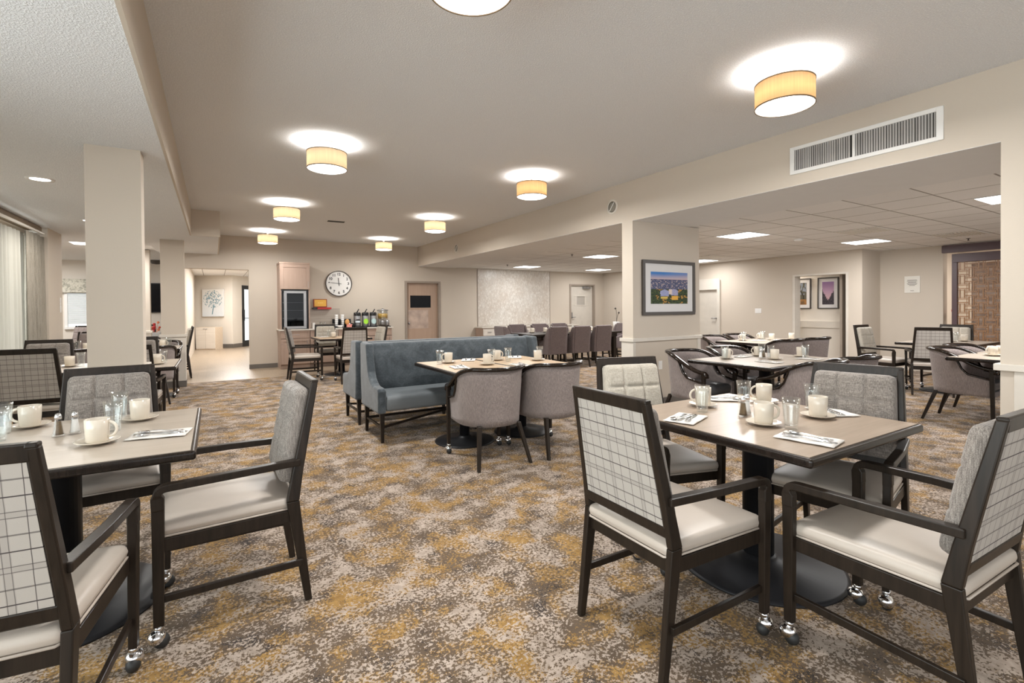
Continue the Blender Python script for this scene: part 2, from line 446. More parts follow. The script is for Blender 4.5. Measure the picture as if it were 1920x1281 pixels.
def octo(w, h, c=.3):
    a, b = w*(1-c), h*(1-c)
    return [(-a, -h), (a, -h), (w, -b), (w, b), (a, h), (-a, h), (-w, b), (-w, -b)]
def bez(a, b, c, n=6):
    a, b, c = Vector(a), Vector(b), Vector(c)
    return [tuple((1-t)**2*a+2*t*(1-t)*b+t*t*c) for t in [i/n for i in range(n+1)]]
def sstep(t): t = max(0, min(1, t)); return t*t*(3-2*t)

# ------------------------------------------------------------------ the room
W = 12.55; XH = 4.70; ZC = 3.0; ZH = 2.475; ZL = 2.57
struct('floor', M().box(-6, 15, -4.5, 10.75, -.1, 0).box(4.35, 15, 10.75, W+.2, -.1, 0), 'carpet')
struct('floor_planks', M().box(-6, 4.35, 10.75, 22.5, -.1, 0), 'planks')
struct('ceiling', M().box(-.34, XH+.02, -4.5, W, ZC, ZC+.12), 'ceiling')
struct('ceiling_left', M().box(-6, -.322, -4.5, 9.57, ZL, ZL+.1).box(-6, .104, 9.57, 11.42, ZL, ZL+.1).box(-1.0, .104, 11.42, W, ZL, ZL+.1), 'ceiling')
struct('ceiling_back_left', M().box(-6, -1.0, 11.42, 16.1, ZL+.04, ZL+.14), 'ceiling_smooth')
struct('trim_1', M().box(-.322, -.302, -4.5, 9.552, ZL-.002, ZC).box(-.322, .084, 9.552, 9.57, ZL-.002, ZC).box(.084, .104, 9.552, W, ZL-.002, ZC), 'wall')
# right header, pillar and pier
struct('wall_header', M().box(XH, XH+.19, 1.13, W, ZH, ZC), 'wall')
struct('ceiling_right_soffit', M().box(XH+.19, 5.81, -4.5, W, ZH, ZH+.1).box(XH+.002, XH+.19, 1.13, W, ZH-.003, ZH), 'ceiling_smooth')
struct('ceiling_right', M().box(5.81, 12.3, -4.5, W+.1, ZH+.01, ZH+.1), 'ceiling_grid')
struct('wall_pier', M().box(XH, XH+.19, -4.5, 1.13, 0, ZC), 'wall')
struct('trim_2', M().box(XH-.03, XH+.19, -4.5, 1.16, .875, .922).box(XH-.012, XH, -4.5, 1.06, .09, .875), 'trim', .004)
struct('baseboard_pier', M().box(XH-.016, XH+.2, -4.5, 1.14, 0, .09), 'base')
struct('wall_pillar', M().box(XH, 6.035, 4.64, 4.835, 0, ZH), 'wall')
struct('trim_3', M().box(XH-.03, 6.065, 4.61, 4.865, .878, .925).box(XH-.012, XH+.04, 4.628, 4.847, .09, .878).box(5.98, 6.047, 4.628, 4.847, .09, .878), 'trim', .004)
struct('baseboard_pillar', M().box(XH-.014, 6.05, 4.626, 4.85, 0, .09), 'base')
# left pillars
for i, (x0, x1, y0, y1) in enumerate(((-.80, -.468, 4.69, 4.88), (-.78, -.44, 10.30, 10.52), (-1.75, -1.13, 12.55, 12.75))):
    struct('wall_column', M().box(x0, x1, y0, y1, 0, ZL+.03), 'wall')
    struct('trim_%d' % (4+i), M().box(x0-.03, x1+.03, y0-.03, y1+.03, .878, .925).box(x0-.01, x1+.01, y0-.01, y1+.01, .09, .878), 'trim', .004)
    struct('baseboard_column', M().box(x0-.014, x1+.014, y0-.014, y1+.014, 0, .11), 'base')
# back wall
struct('wall_back', M().box(.683, 4.33, W, W+.2, 0, ZC).box(5.35, 9.86, W, W+.2, 0, ZC).box(10.93, 11.5, W, W+.2, 0, ZC)
       .box(4.33, 5.35, W, W+.2, 2.08, ZC).box(9.86, 10.93, W, W+.2, 2.10, ZC).box(-.72, .683, W, W+.2, 2.25, ZC), 'wall')
struct('baseboard_back', M().box(.67, 1.25, W-.014, W, 0, .10).box(5.42, 6.3, W-.014, W, 0, .10), 'base')
# right room walls
struct('wall_right', M().box(11.3, 11.5, 8.72, W, 0, ZH+.05).box(11.3, 11.5, 6.16, 8.13, 0, ZH+.05).box(11.3, 11.5, 4.77, 5.03, 0, ZH+.05)
       .box(11.3, 11.5, 5.03, 6.16, 2.035, ZH+.05).box(11.3, 11.5, 8.13, 8.72, 1.80, ZH+.05)
       .box(11.5, 12.3, 4.77, 4.97, 0, ZH+.05).box(12.1, 12.3, 3.72, 4.77, 0, ZH+.05), 'wall')
struct('wall_alcove', M().box(12.0, 12.15, 4.97, 9.3, 0, ZH).box(11.5, 12.0, 9.15, 9.3, 0, ZH), 'wall_light')
struct('trim_8', M().box(11.97, 12.0, 4.97, 9.15, .82, .98), 'trim', .004)
struct('baseboard_right', M().box(11.284, 11.3, 8.8, W, 0, .1).box(11.284, 11.3, 6.2, 8.05, 0, .1).box(11.98, 12.0, 4.97, 9.1, 0, .1), 'base')
struct('wall_screen_room', M().box(14.6, 14.8, -2, 6, 0, 2.6).box(12.3, 14.6, 4.2, 4.35, 0, 2.6), 'wall_light')
struct('ceiling_screen_room', M().box(12.3, 14.8, -4.5, 6, 2.55, 2.65), 'ceiling_smooth')
# left wall with the big window
struct('wall_left', M().box(-2.42, -2.25, -4.5, -4.0, 0, ZL).box(-2.42, -2.25, 9.5, 10.43, 0, ZL+.03).box(-2.25, -2.07, 9.66, 10.43, 0, ZL+.03)
       .box(-2.42, -2.25, -4.0, 9.5, 2.42, ZL).box(-2.42, -2.25, -4.0, 9.5, 0, .08), 'wall')
# room behind the left gap
struct('wall_back_left', M().box(-6, -3.12, 16.0, 16.15, 0, 2.7).box(-3.12, -1.9, 16.0, 16.15, 2.12, 2.7).box(-3.12, -1.9, 16.0, 16.15, 0, .95).box(-1.9, -.7, 16.0, 16.15, 0, 2.7)
       .box(-6.1, -6, 10, 16.15, 0, 2.7), 'wall_light')
# hallway behind the opening
struct('wall_hall', M().box(-.72, -.57, W+.2, 20.6, 0, 2.8), 'wall')
hall = M()
P1, P2, P3 = (-.57, 20.6), (.56, 19.9), (1.35, 20.9)
def wallseg(m, a, b, z0, z1, t=.15):
    a = Vector((*a, 0)); b = Vector((*b, 0)); nrm = Vector((-(b-a).y, (b-a).x, 0)).normalized()*t
    q = [a, b, b+nrm, a+nrm]
    return m.hexa([(p.x, p.y, z0) for p in q]+[(p.x, p.y, z1) for p in q])
wallseg(hall, P1, P2, 0, 2.8); wallseg(hall, P2, (.87, 20.29), 0, 2.8); wallseg(hall, (.87, 20.29), (1.9, 21.6), 2.25, 2.8)
struct('wall_hall_end', hall, 'wall_light')
struct('ceiling_hall', M().box(-.72, 3.0, W+.2, 21.8, 2.57, 2.67), 'ceiling_grid')
struct('wall_hall_right', M().box(2.6, 2.8, W+.2, 21.8, 0, 2.8), 'wall_light')
bb = M(); wallseg(bb, (-.56, 20.57), (.56, 19.88), 0, .14, .02); wallseg(bb, (.565, 19.87), (.87, 20.26), 0, .14, .02)
struct('baseboard_hall', bb, 'base')
# exterior glass door at the end of the hall
dr = thing('door_1', 'x', 'door'); del dr['label']; del dr['category']; dr['kind'] = 'structure'
dm = M(); a, b = Vector((.87, 20.29, 0)), Vector((1.55, 21.15, 0)); d = (b-a).normalized()
def seg(m, s0, s1, z0, z1, t=.06):
    p, q = a+d*s0, a+d*s1; wallseg(m, (p.x, p.y), (q.x, q.y), z0, z1, t)
seg(dm, 0, .14, 0, 2.24); seg(dm, .95, 1.09, 0, 2.24); seg(dm, .14, .95, 2.1, 2.24); seg(dm, .14, .95, 0, .22)
dm.obj('door_frame', 'black', dr)
gm = M(); seg(gm, .14, .95, .22, 2.1, .02); gm.obj('glass_pane', 'pane', dr)
hm = M(); p = a+d*.12; hm.box(p.x-.02, p.x+.02, p.y-.10, p.y-.04, .95, 1.35); hm.box(p.x-.01, p.x+.16, p.y-.10, p.y-.08, 1.03, 1.05); hm.obj('door_handle', 'black', dr)

# window with curtains on the left
wn = M()
for y in (-4.0, -1.7, .7, 3.0, 5.1, 7.25, 9.44): wn.box(-2.36, -2.30, y, y+.06, .08, 2.42)
wn.box(-2.36, -2.30, -4.0, 9.5, .08, .14).box(-2.36, -2.30, -4.0, 9.5, 2.36, 2.42)
struct('window_1', wn, 'white')
w1 = bpy.data.objects['window_1']; M().box(-2.335, -2.33, -3.94, 9.44, .14, 2.36).obj('window_pane', 'pane', w1)
def curtain(x, y0, y1, z0, z1, amp, per, n, flare=0):
    m = M(); k = int(n); rows = 7; V = []; F = []
    for j in range(rows):
        t = j/(rows-1); z = z1+(z0-z1)*t
        for i in range(k+1):
            s_ = i/k; y = y0+(y1-y0)*s_*(1+flare*t*(.5 if s_ > .5 else 0)); ph = 2*pi*(y1-y0)*s_/per
            aa = amp*(.55+.45*t)
            V.append((x+aa*sin(ph)+.3*aa*sin(ph*2.3+1), y+.25*aa*sin(ph*.7+t), z))
    for j in range(rows-1):
        for i in range(k): F.append((j*(k+1)+i, j*(k+1)+i+1, (j+1)*(k+1)+i+1, (j+1)*(k+1)+i))
    m.add(V, F, True); return m
sh = curtain(-2.17, 3.0, 8.95, .03, 2.40, .028, .16, 460).obj('sheer_curtain', 'sheer', weld=False)
tag(sh, 'white sheer curtain across the big window at the left edge', 'curtain')
so = sh.modifiers.new('s', 'SOLIDIFY'); so.thickness = .0015
dp = curtain(-2.12, 8.86, 9.64, .02, 2.42, .045, .165, 140).obj('drape', 'drape', weld=False)
tag(dp, 'greige pleated drape gathered at the end of the big window', 'curtain')
so = dp.modifiers.new('s', 'SOLIDIFY'); so.thickness = .003
rod = thing('curtain_rod', 'bronze curtain rod under the low ceiling above the sheer and the drape', 'curtain rod')
M().cyl((-2.10, 3.0, 2.47), (-2.10, 9.6, 2.47), .018).obj('pole', 'offwhite', rod)
for y in (5, 7.2, 9.4): M().box(-2.25, -2.09, y-.01, y+.01, 2.455, 2.485).obj('bracket', 'offwhite', rod)
M().box(-2.25, -2.12, 3.0, 9.6, 2.50, 2.56).obj('track', 'bronze', rod)

# far left window with blinds and valance
w2 = struct('window_2', M().box(-3.14, -3.08, 15.96, 16.02, .93, 2.12).box(-1.94, -1.88, 15.96, 16.02, .93, 2.12).box(-3.14, -1.88, 15.93, 16.02, .90, .96).box(-3.14, -1.88, 15.96, 16.02, 2.06, 2.12), 'white')
M().box(-3.1, -1.9, 16.08, 16.09, .95, 2.1).obj('window_pane', 'pane', w2)
bl = M()
for i in range(26):
    z = 1.03+i*.030; bl.add([(-3.07, 15.95, z), (-1.95, 15.95, z), (-1.95, 15.972, z+.022), (-3.07, 15.972, z+.022)], [(0, 1, 2, 3)])
bl.box(-3.08, -1.94, 15.94, 15.98, 1.80, 1.84)
b1 = bl.obj('window_blind', 'blind'); tag(b1, 'white horizontal blind on the far left window', 'blind')
b1.modifiers.new('s', 'SOLIDIFY').thickness = .002
vl = M()
for x0, x1 in ((-3.2, -2.62), (-2.60, -1.85)): vl.prism([(x0, 15.88), (x1, 15.88), (x1, 15.93), (x0, 15.93)], 'z', 1.80, 2.14)
tag(vl.obj('valance', 'valance', bevel=.01), 'floral fabric valance above the white blind', 'valance')

# ------------------------------------------------------------------ fixtures
def drum():
    t = thing('drum_light', '', 'ceiling light')
    M().lathe([(.085, .235), (.085, .265)], 28).obj('canopy', 'white', t)
    M().cyl((0, 0, .17), (0, 0, .24), .012).obj('stem', 'white', t)
    V = M(); seg = 48; r = .188
    V.lathe([(r, 0), (r, .165), (r-.003, .165), (r-.003, 0)], seg); V.f = V.f[:-2]; V.sm = V.sm[:-2]
    V.f += [(3*seg+j, 3*seg+(j+1) % seg, (j+1) % seg, j) for j in range(seg)]; V.sm += [False]*seg
    sh_ = V.obj('lamp_shade', 'shade', t, weld=False)
    for nm, z in (('top_trim', .160), ('bottom_trim', .0)):
        q = M(); q.sweep([(r*cos(2*pi*i/seg), r*sin(2*pi*i/seg), z+.004) for i in range(seg)], [(-.003, -.004), (.003, -.004), (.003, .004), (-.003, .004)], closed=True); q.obj(nm, 'bronze', t)
    M().lathe([(.001, -.012), (.10, -.010), (.16, -.005), (.184, .004), (.184, .006)], 40).obj('diffuser', 'diffuser', t)
    return t
LX, LY = (.98, 3.435), (1.93, 5.12, 8.27, 11.4)
names = {(.98, 1.93): 'round drum ceiling light cut off by the top of the picture', (3.435, 1.93): 'amber drum ceiling light nearest, close to the air grille',
 (.98, 5.12): 'drum ceiling light in the left row, second from the camera', (3.435, 5.12): 'drum ceiling light in the right row, second from the camera',
 (.98, 8.27): 'drum ceiling light in the left row, third from the camera', (3.435, 8.27): 'drum ceiling light in the right row, third from the camera',
 (.98, 11.4): 'farthest drum ceiling light of the left row, near the tall cabinet', (3.435, 11.4): 'farthest drum ceiling light of the right row, above the clock wall'}
for y in LY:
    for x in LX:
        o = place(drum, 'drum', (x, y, 2.735), 0, names[(x, y)], 'drum ceiling lights in two rows')
        if y > 7 or (x < 1 and y > 4): 
            for c in o.children:
                if c.name.startswith('lamp_shade'):
                    if 'pale' not in USED:
                        me = c.data.copy(); me.materials.clear(); me.materials.append(MT['shade_pale']); USED['pale'] = me
                    c.data = USED['pale']
        light('drum_bulb', 'POINT', (x, y, 2.805), 7.5, (1, .98, .94), shadow_soft_size=.06)
        light('drum_downlight', 'AREA', (x, y, 2.715), 11 if y > 11 else 18, (1, .985, .955), shape='DISK', size=.34)

def panel():
    t = thing('ceiling_panel_light', '', 'ceiling light')
    M().box(-.305, .305, -.305, -.285, -.004, .0).box(-.305, .305, .285, .305, -.004, .0).box(-.305, -.285, -.285, .285, -.004, .0).box(.285, .305, -.285, .285, -.004, .0).obj('frame', 'white', t)
    M().box(-.285, .285, -.285, .285, -.003, .0).obj('diffuser', 'panel', t)
    return t
PL = [((7.335, 4.805), 'square panel light right of the pillar, nearest the header'), ((10.08, 4.195), 'square panel light above the alcove opening'),
 ((7.335, 1.62), 'square panel light cut off by the near pier at the right'), ((7.5, 11.45), 'small square panel light above the tiled wall'),
 ((7.48, 8.38), 'square panel light left of the pillar, nearest'), ((10.08, 11.4), 'square panel light in front of the far white door'),
 ((10.5, 8.0), 'square panel light peeping out right of the pillar')]
for (x, y), l in PL:
    place(panel, 'panel', (x, y, ZH+.008), 0, l, 'square panel lights in the tiled ceiling')
    light('ceiling_glow', 'AREA', (x, y, ZH-.01), 10 if y > 11 else {10.5: 10, 10.08: 21}.get(x, 29), (1, .99, .98), shape='SQUARE', size=.56)
o = place(panel, 'panel', (-1.95, 11.9, ZL+.038), 0, 'square panel light seen through the gap left of the near column'); 
light('ceiling_glow', 'AREA', (-1.95, 12.2, ZL-.02), 30, (1, .98, .95), shape='SQUARE', size=.56)
light('ceiling_glow', 'AREA', (-3.5, 14.3, ZL-.02), 26, (1, .98, .95), shape='SQUARE', size=.9)  # unseen fill light added for the back left room, no panel above it
light('hall_glow', 'AREA', (.6, 16.5, 2.54), 85, (1, .98, .95), shape='RECTANGLE', size=.6, size_y=5)
light('alcove_fill', 'AREA', (11.75, 7.2, 2.4), 14, (1, .98, .95), shape='SQUARE', size=.3)  # fill light added to brighten the alcove, without a fixture
light('screen_room_glow', 'AREA', (13.4, 2.5, 2.5), 22, (1, .9, .8), shape='SQUARE', size=1)

def down():
    t = thing('recessed_light', '', 'ceiling light')
    M().lathe([(.105, 0), (.10, -.012), (.072, -.004)], 28, caps=False).obj('trim_ring', 'white', t)
    M().lathe([(.072, -.0065), (.072, -.0055)], 24).obj('lens', 'diffuser', t)
    return t
for (x, y), l in [((-1.36, 6.14), 'round recessed light in the low ceiling left of the near column'), ((-1.42, 8.63), 'round recessed light in the low ceiling partly behind the near column')]:
    place(down, 'down', (x, y, ZL), 0, l)
    light('recessed_glow', 'AREA', (x, y, ZL-.02), 9, (1, .96, .9), shape='DISK', size=.13)

tag(M().lathe([(.001, -.10), (.10, -.085), (.15, -.03), (.16, 0)], 24, c=(-1.22, 15.2, ZL+.039)).obj('dome_light', 'frame'), 'small dark dome fixture on the ceiling above the television', 'ceiling light')
# air grille, speakers, small ceiling bits
g = thing('air_grille', 'long white air grille with vertical fins on the header', 'vent', (XH, 2.013, 2.708))
M().box(-.014, 0, -.572, -.53, -.127, .127).box(-.014, 0, .53, .572, -.127, .127).box(-.014, 0, -.53, .53, -.127, -.095).box(-.014, 0, -.53, .53, .095, .127).box(-.012, 0, .02, .042, -.095, .095).obj('frame', 'white', g, .003)
M().box(-.003, -.001, -.53, .53, -.095, .095).obj('duct', 'grille_dark', g)
for i in range(56):
    y = -.52+i*1.04/55
    if .01 < y < .05: continue
    tilt = random.choice((.25, .5, .9, .7))
    f = M().box(-.010, -.0092, -.0065, .0065, -.095, .095, Matrix.Translation((0, y, 0)) @ Matrix.Translation((-.008, 0, 0)) @ Matrix.Rotation(tilt, 4, 'Z') @ Matrix.Translation((.008, 0, 0)))
    f.obj('fin', 'fin_grey', g)
fb = M()
for i in range(14): fb.box(-.005, -.004, -.53, .53, -.09+i*.0138, -.088+i*.0138)
fb.obj('rear_louvre', 'grille_dark', g)
def spk():
    t = thing('wall_speaker', '', 'speaker')
    R = Matrix.Rotation(-pi/2, 4, 'Y')
    M().lathe([(.105, 0), (.103, .006), (.078, .009), (.074, .002)], 32, T=R, caps=False).obj('ring', 'trim', t)
    M().lathe([(.074, .003), (.05, .007), (.001, .009)], 32, T=R).obj('mesh_cover', plain('speaker_mesh', (.27, .25, .21), .7), t)
    M().box(-.011, -.008, -.006, .006, -.07, .07, Matrix.Rotation(.7, 4, 'X')).obj('cross_bar', 'white', t)
    return t
place(spk, 'spk', (XH-.001, 5.02, 2.72), 0, 'round flush speaker on the header just left of the pillar')
place(spk, 'spk', (XH-.001, 10.08, 2.70), 0, 'round flush speaker on the header at its far end')
tag(M().box(1.84, 2.14, 9.55, 9.66, ZC-.008, ZC+.001).obj('ceiling_slot_vent', 'grille_dark'), 'thin dark slot vent in the main ceiling above the clock', 'vent')
def sprink():
    t = thing('sprinkler', '', 'sprinkler')
    M().lathe([(.03, 0), (.028, -.006), (.01, -.008), (.009, -.035), (.02, -.037), (.02, -.04)], 14).obj('head', 'frame', t); return t
for (x, y), l in [((6.65, 11.1), 'small sprinkler head beside the panel light above the tiled wall'), ((6.6, 8.3), 'small sprinkler head in the tiled ceiling left of the pillar'), ((11.2, 3.1), 'small sprinkler head in front of the plum screen beam')]:
    place(sprink, 'sprink', (x, y, ZH+.01), 0, l)
tag(M().lathe([(.07, 0), (.065, -.03), (.02, -.04)], 20, c=(8.6, 4.6, ZH+.01)).obj('smoke_detector', 'white'), 'small round smoke detector between the two panel lights at right', 'smoke detector')
for (x0, x1, y0, y1), l in [((8.25, 8.86, 3.28, 3.89), 'grey return vent tile in the ceiling between two panel lights'), ((10.08, 10.69, 2.67, 3.28), 'grey return vent tile in the ceiling near the plum screen'), ((9.47, 10.08, 7.0, 7.6), 'grey vent tile in the ceiling in front of the hall door')]:
    m = M()
    for i in range(12): m.box(x0+.02, x1-.02, y0+.03+i*.048, y0+.055+i*.048, ZH-.002, ZH+.012)
    tag(m.obj('ceiling_vent_tile', 'offwhite'), l, 'vent')

def plate(name, loc, face, label, n=1, kind='switch'):
    """wall plate; face 'y' looks to -Y, 'x' looks to -X, 'px' to +X"""
    rot = {'y': 0, 'x': -pi/2, 'px': pi/2}[face]
    t = thing(name, label, kind, loc, rot); w = .035+.023*(n-1)
    M().box(-w, w, -.006, 0, -.058, .058).obj('cover_plate', 'white', t, .003)
    for i in range(n):
        x = (i-(n-1)/2)*.046
        M().box(x-.016, x+.016, -.010, -.006, -.033, .033).obj('rocker', 'white', t, .002)
plate('wall_outlet', (5.21, 4.64, .54), 'y', 'white cover plate low on the pillar under the city photo', 1, 'outlet')
plate('light_switch', (11.3, 7.0, 1.22), 'x', 'white three gang switch left of the alcove opening', 3)
plate('thermostat', (-2.07, 10.3, 1.50), 'px', 'small beige wall control on the pier by the drape, upper one', 1, 'control')
plate('thermostat', (-2.07, 10.3, 1.38), 'px', 'small beige wall control on the pier by the drape, lower one', 1, 'control')
sg = thing('notice_sign', 'small cream notice with lines of text on the far right wall', 'sign', (12.1, 4.21, 1.75), -pi/2)
M().box(-.13, .13, -.012, 0, -.17, .17).obj('board', 'offwhite', sg, .003)
tl = M()
for i, w in enumerate((.08, .085, .07, .085, .075, .05)): tl.box(-w, w, -.0135, -.012, .085-i*.022, .093-i*.022)
tl.box(-.03, .03, -.0135, -.012, -.13, -.122)
tl.obj('lettering', 'frame', sg)

# ------------------------------------------------------------------ doors
def strip_structure(o): o['kind'] = 'structure'; return o
d2 = struct('door_2', M().box(4.33, 4.39, W-.02, W+.16, 0, 2.08).box(5.29, 5.35, W-.02, W+.16, 0, 2.08).box(4.39, 5.29, W-.02, W+.16, 2.03, 2.08), 'door_frame')
M().box(4.39, 5.29, W+.08, W+.125, 0, 1.36).box(4.39, 5.29, W+.08, W+.125, 1.70, 2.03).box(4.39, 4.51, W+.08, W+.125, 1.36, 1.70).box(5.10, 5.29, W+.08, W+.125, 1.36, 1.70).obj('door_leaf', 'door_wood', d2)
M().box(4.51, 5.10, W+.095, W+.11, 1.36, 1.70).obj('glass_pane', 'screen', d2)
M().box(4.49, 5.12, W+.075, W+.085, 1.34, 1.365).box(4.49, 5.12, W+.075, W+.085, 1.695, 1.72).obj('glazing_bead', 'door_wood', d2)
M().ball((4.46, W+.04, .95), .028).cyl((4.46, W+.04, .95), (4.46, W+.085, .95), .012).obj('door_knob', 'steel', d2)
tag(M().box(4.44, 5.02, W+.076, W+.080, .80, 1.30).obj('kick_plate', plain('worn_plate', (.46, .35, .285), .35, .2, var=.22, scale=6)), 'pale worn push plate across the brown door', 'plate'); bpy.data.objects['kick_plate'].parent = d2; 
for k in ('category', 'label'): del bpy.data.objects['kick_plate'][k]
d3 = struct('door_3', M().box(9.86, 9.92, W-.02, W+.16, 0, 2.10).box(10.87, 10.93, W-.02, W+.16, 0, 2.10).box(9.92, 10.87, W-.02, W+.16, 2.05, 2.10), 'door_frame')
M().box(9.92, 10.87, W+.06, W+.105, 0, 1.42).box(9.92, 10.87, W+.06, W+.105, 1.70, 2.05).box(9.92, 10.22, W+.06, W+.105, 1.42, 1.70).box(10.55, 10.87, W+.06, W+.105, 1.42, 1.70).obj('door_leaf', 'door_paint', d3)
M().box(10.22, 10.55, W+.075, W+.09, 1.42, 1.70).obj('glass_pane', plain('frosted_glass', (.40, .37, .33), .3), d3)
M().box(10.10, 10.67, W+.05, W+.062, 1.395, 1.42).box(10.10, 10.67, W+.05, W+.062, 1.70, 1.725).box(10.10, 10.125, W+.05, W+.062, 1.42, 1.70).box(10.645, 10.67, W+.05, W+.062, 1.42, 1.70).obj('glazing_bead', 'trim', d3)
M().box(10.45, 10.72, W-.04, W+.06, 1.96, 2.02).cyl((10.5, W-.05, 1.97), (10.65, W-.16, 1.97), .01).cyl((10.65, W-.16, 1.97), (10.75, W+.02, 1.97), .01).obj('door_closer', 'steel', d3)
M().box(9.97, 10.03, W+.05, W+.06, .98, 1.18).cyl((10.0, W, 1.02), (10.12, W, 1.02), .011).cyl((10.0, W, 1.02), (10.0, W+.05, 1.02), .013).obj('door_handle', 'steel', d3)
d4 = struct('door_4', M().box(11.28, 11.46, 8.06, 8.13, 0, 2.07).box(11.28, 11.46, 8.13, 8.72, 1.78, 2.07).box(11.24, 11.30, 8.02, 8.07, 0, 2.03), 'trim')
M().box(11.36, 11.40, 8.13, 8.72, 0, 1.78).obj('door_leaf', 'door_paint', d4)
M().cyl((11.3, 8.20, 1.02), (11.3, 8.32, 1.02), .011).cyl((11.3, 8.2, 1.02), (11.36, 8.2, 1.02), .013).obj('door_handle', 'steel', d4)
d5 = struct('door_5', M().box(11.29, 11.52, 5.02, 5.07, 0, 2.035).box(11.29, 11.52, 6.12, 6.17, 0, 2.035).box(11.29, 11.52, 5.07, 6.12, 2.0, 2.04), 'trim')
M().box(11.52, 11.97, 5.24, 5.29, .02, 2.0).obj('open_door_leaf', 'door_frame', d5)

# plum timber screen
sc = thing('timber_screen', 'plum stained timber beam and post framing a woven lattice panel', 'screen')
M().box(12.02, 12.16, -1.5, 3.72, 2.33, 2.47).obj('beam', 'purple_wood', sc, .004)
M().box(12.06, 12.14, -1.5, 3.58, 2.14, 2.30).obj('header_rail', 'purple_wood', sc, .004)
M().box(12.06, 12.14, 3.50, 3.58, 0, 2.14).obj('post', 'purple_wood', sc, .004)
la = M(); cell = .132; y0, z0 = 3.50, .02
for i in range(19):
    for j in range(16):
        cy = y0-(i+.5)*cell; cz = z0+(j+.5)*cell; h = cell/2; b_ = .018
        if (i+j) % 2 == 0:
            for q in (-.52, .52): la.box(12.085, 12.105, cy-h-.016, cy+h+.016, cz+q*h-b_/2, cz+q*h+b_/2)
        else:
            for q in (-.52, .52): la.box(12.085, 12.105, cy+q*h-b_/2, cy+q*h+b_/2, cz-h-.016, cz+h+.016)
for i in range(20): la.box(12.09, 12.10, y0-i*cell-.004, y0-i*cell+.004, 0, 2.14)
for j in range(17): la.box(12.09, 12.10, y0-19*cell, y0, z0+j*cell-.004, z0+j*cell+.004)
la.obj('lattice', 'lattice', sc)
tag(M().box(12.45, 12.47, -1.2, 3.40, 0, 2.14).obj('cream_partition', 'cream_back'), 'cream partition standing behind the woven lattice', 'partition')
fl = thing('red_flower', 'single red flower bud beside the lattice screen', 'flower', (12.3, 3.62, 0))
M().cyl((0, 0, .0), (0, 0, 1.18), .006).obj('stem', plain('stem_green', (.05, .12, .04), .6), fl)
M().ball((0, 0, 1.22), .035, sz=1.6).obj('bud', plain('red_petal', (.55, .02, .04), .5), fl)

# ------------------------------------------------------------------ prints (flat pictures painted on a grid)
def picture(fn, w, h, nx=90, ny=90):
    me = bpy.data.meshes.new('print'); V = []; F = []; C = []
    for j in range(ny+1):
        for i in range(nx+1): V.append((-w/2+w*i/nx, 0, -h/2+h*j/ny))
    for j in range(ny):
        for i in range(nx):
            k = j*(nx+1)+i; F.append((k, k+1, k+nx+2, k+nx+1)); C.append(fn((i+.5)/nx, (j+.5)/ny))
    me.from_pydata(V, [], F); at = me.color_attributes.new('ink', 'FLOAT_COLOR', 'CORNER')
    for f, c in zip(me.polygons, C):
        for l in f.loop_indices: at.data[l].color = (*c, 1)
    return me
def inkmat():
    n = N('printed_ink'); a = n.n('ShaderNodeVertexColor', layer_name='ink')
    return n.set(a.outputs[0], .5, 0, .3)
MT['ink'] = inkmat()
def lerp(a, b, t): return tuple(x+(y-x)*t for x, y in zip(a, b))
rnd = random.Random(3)
from mathutils import noise as mno
def city(u, v):
    n1 = mno.noise((u*22, v*22, 0)); n2 = mno.noise((u*55, v*55, 3)); n3 = mno.noise((u*7, v*7, 8))
    if v > .77: return lerp(lerp((.55, .42, .42), (.05, .19, .50), min(1, (v-.77)/.17)), (.60, .45, .45), max(0, u-.35)*.8*(1-(v-.77)*3))
    if v > .745+.015*n1: return (.05, .06, .14)
    if v > .46:
        c = lerp((.05, .06, .13), (.30, .30, .42), max(0, n2)*1.6)
        if n1 > .25: c = lerp(c, (.55, .42, .38), .6)
        return c
    c = lerp((.015, .03, .015), (.07, .10, .025), max(0, n1+.3))
    if n3 > .15 and n1 > -.1: c = lerp(c, (.60, .30, .06), .6)
    # central hall with a domed tower
    if .25+.02*n1 < u < .48 and .24+.03*n2 < v < .40+.06*(1-abs(u-.365)/.115): c = lerp((.25, .27, .48), (.42, .44, .62), max(0, n2+.4))
    if .53 < u < .73+.02*n1 and .27+.03*n2 < v < .42+.07*(1-abs(u-.63)/.10): c = lerp((.25, .26, .45), (.48, .45, .58), max(0, n2+.4))
    if .48 <= u <= .57 and .30 < v < .56: c = (.62, .52, .50)
    if abs(u-.525) < .022 and v < .63: c = (.70, .58, .50) if v > .3 else c
    if .55 < u < .73 and .12 < v < .25: c = (.75, .40, .06)
    if .26 < u < .45 and .16 < v < .22: c = (.60, .45, .10)
    return c
def autumn(u, v):
    n1 = mno.noise((u*9, v*5, 0)); n2 = mno.noise((u*40, v*40, 3))
    c = lerp((.05, .05, .03), (.16, .15, .12), max(0, n2+.3))
    if v > .45 and n1 > .05: c = (.22, .25, .30)
    if abs(u-.5-.25*sin(v*5)) < .05 and v > .25: c = (.02, .018, .012)
    if v < .25: c = lerp((.30, .14, .04), (.10, .06, .03), max(0, n1+.3))
    return c
def dusk(u, v):
    n2 = mno.noise((u*18, v*12, 3)); g = abs(u-.5)*2
    if v > .18+g*.45+n2*.12: return lerp((.62, .42, .40), (.30, .18, .38), v)
    return lerp((.02, .02, .03), (.09, .07, .08), max(0, n2+.4))
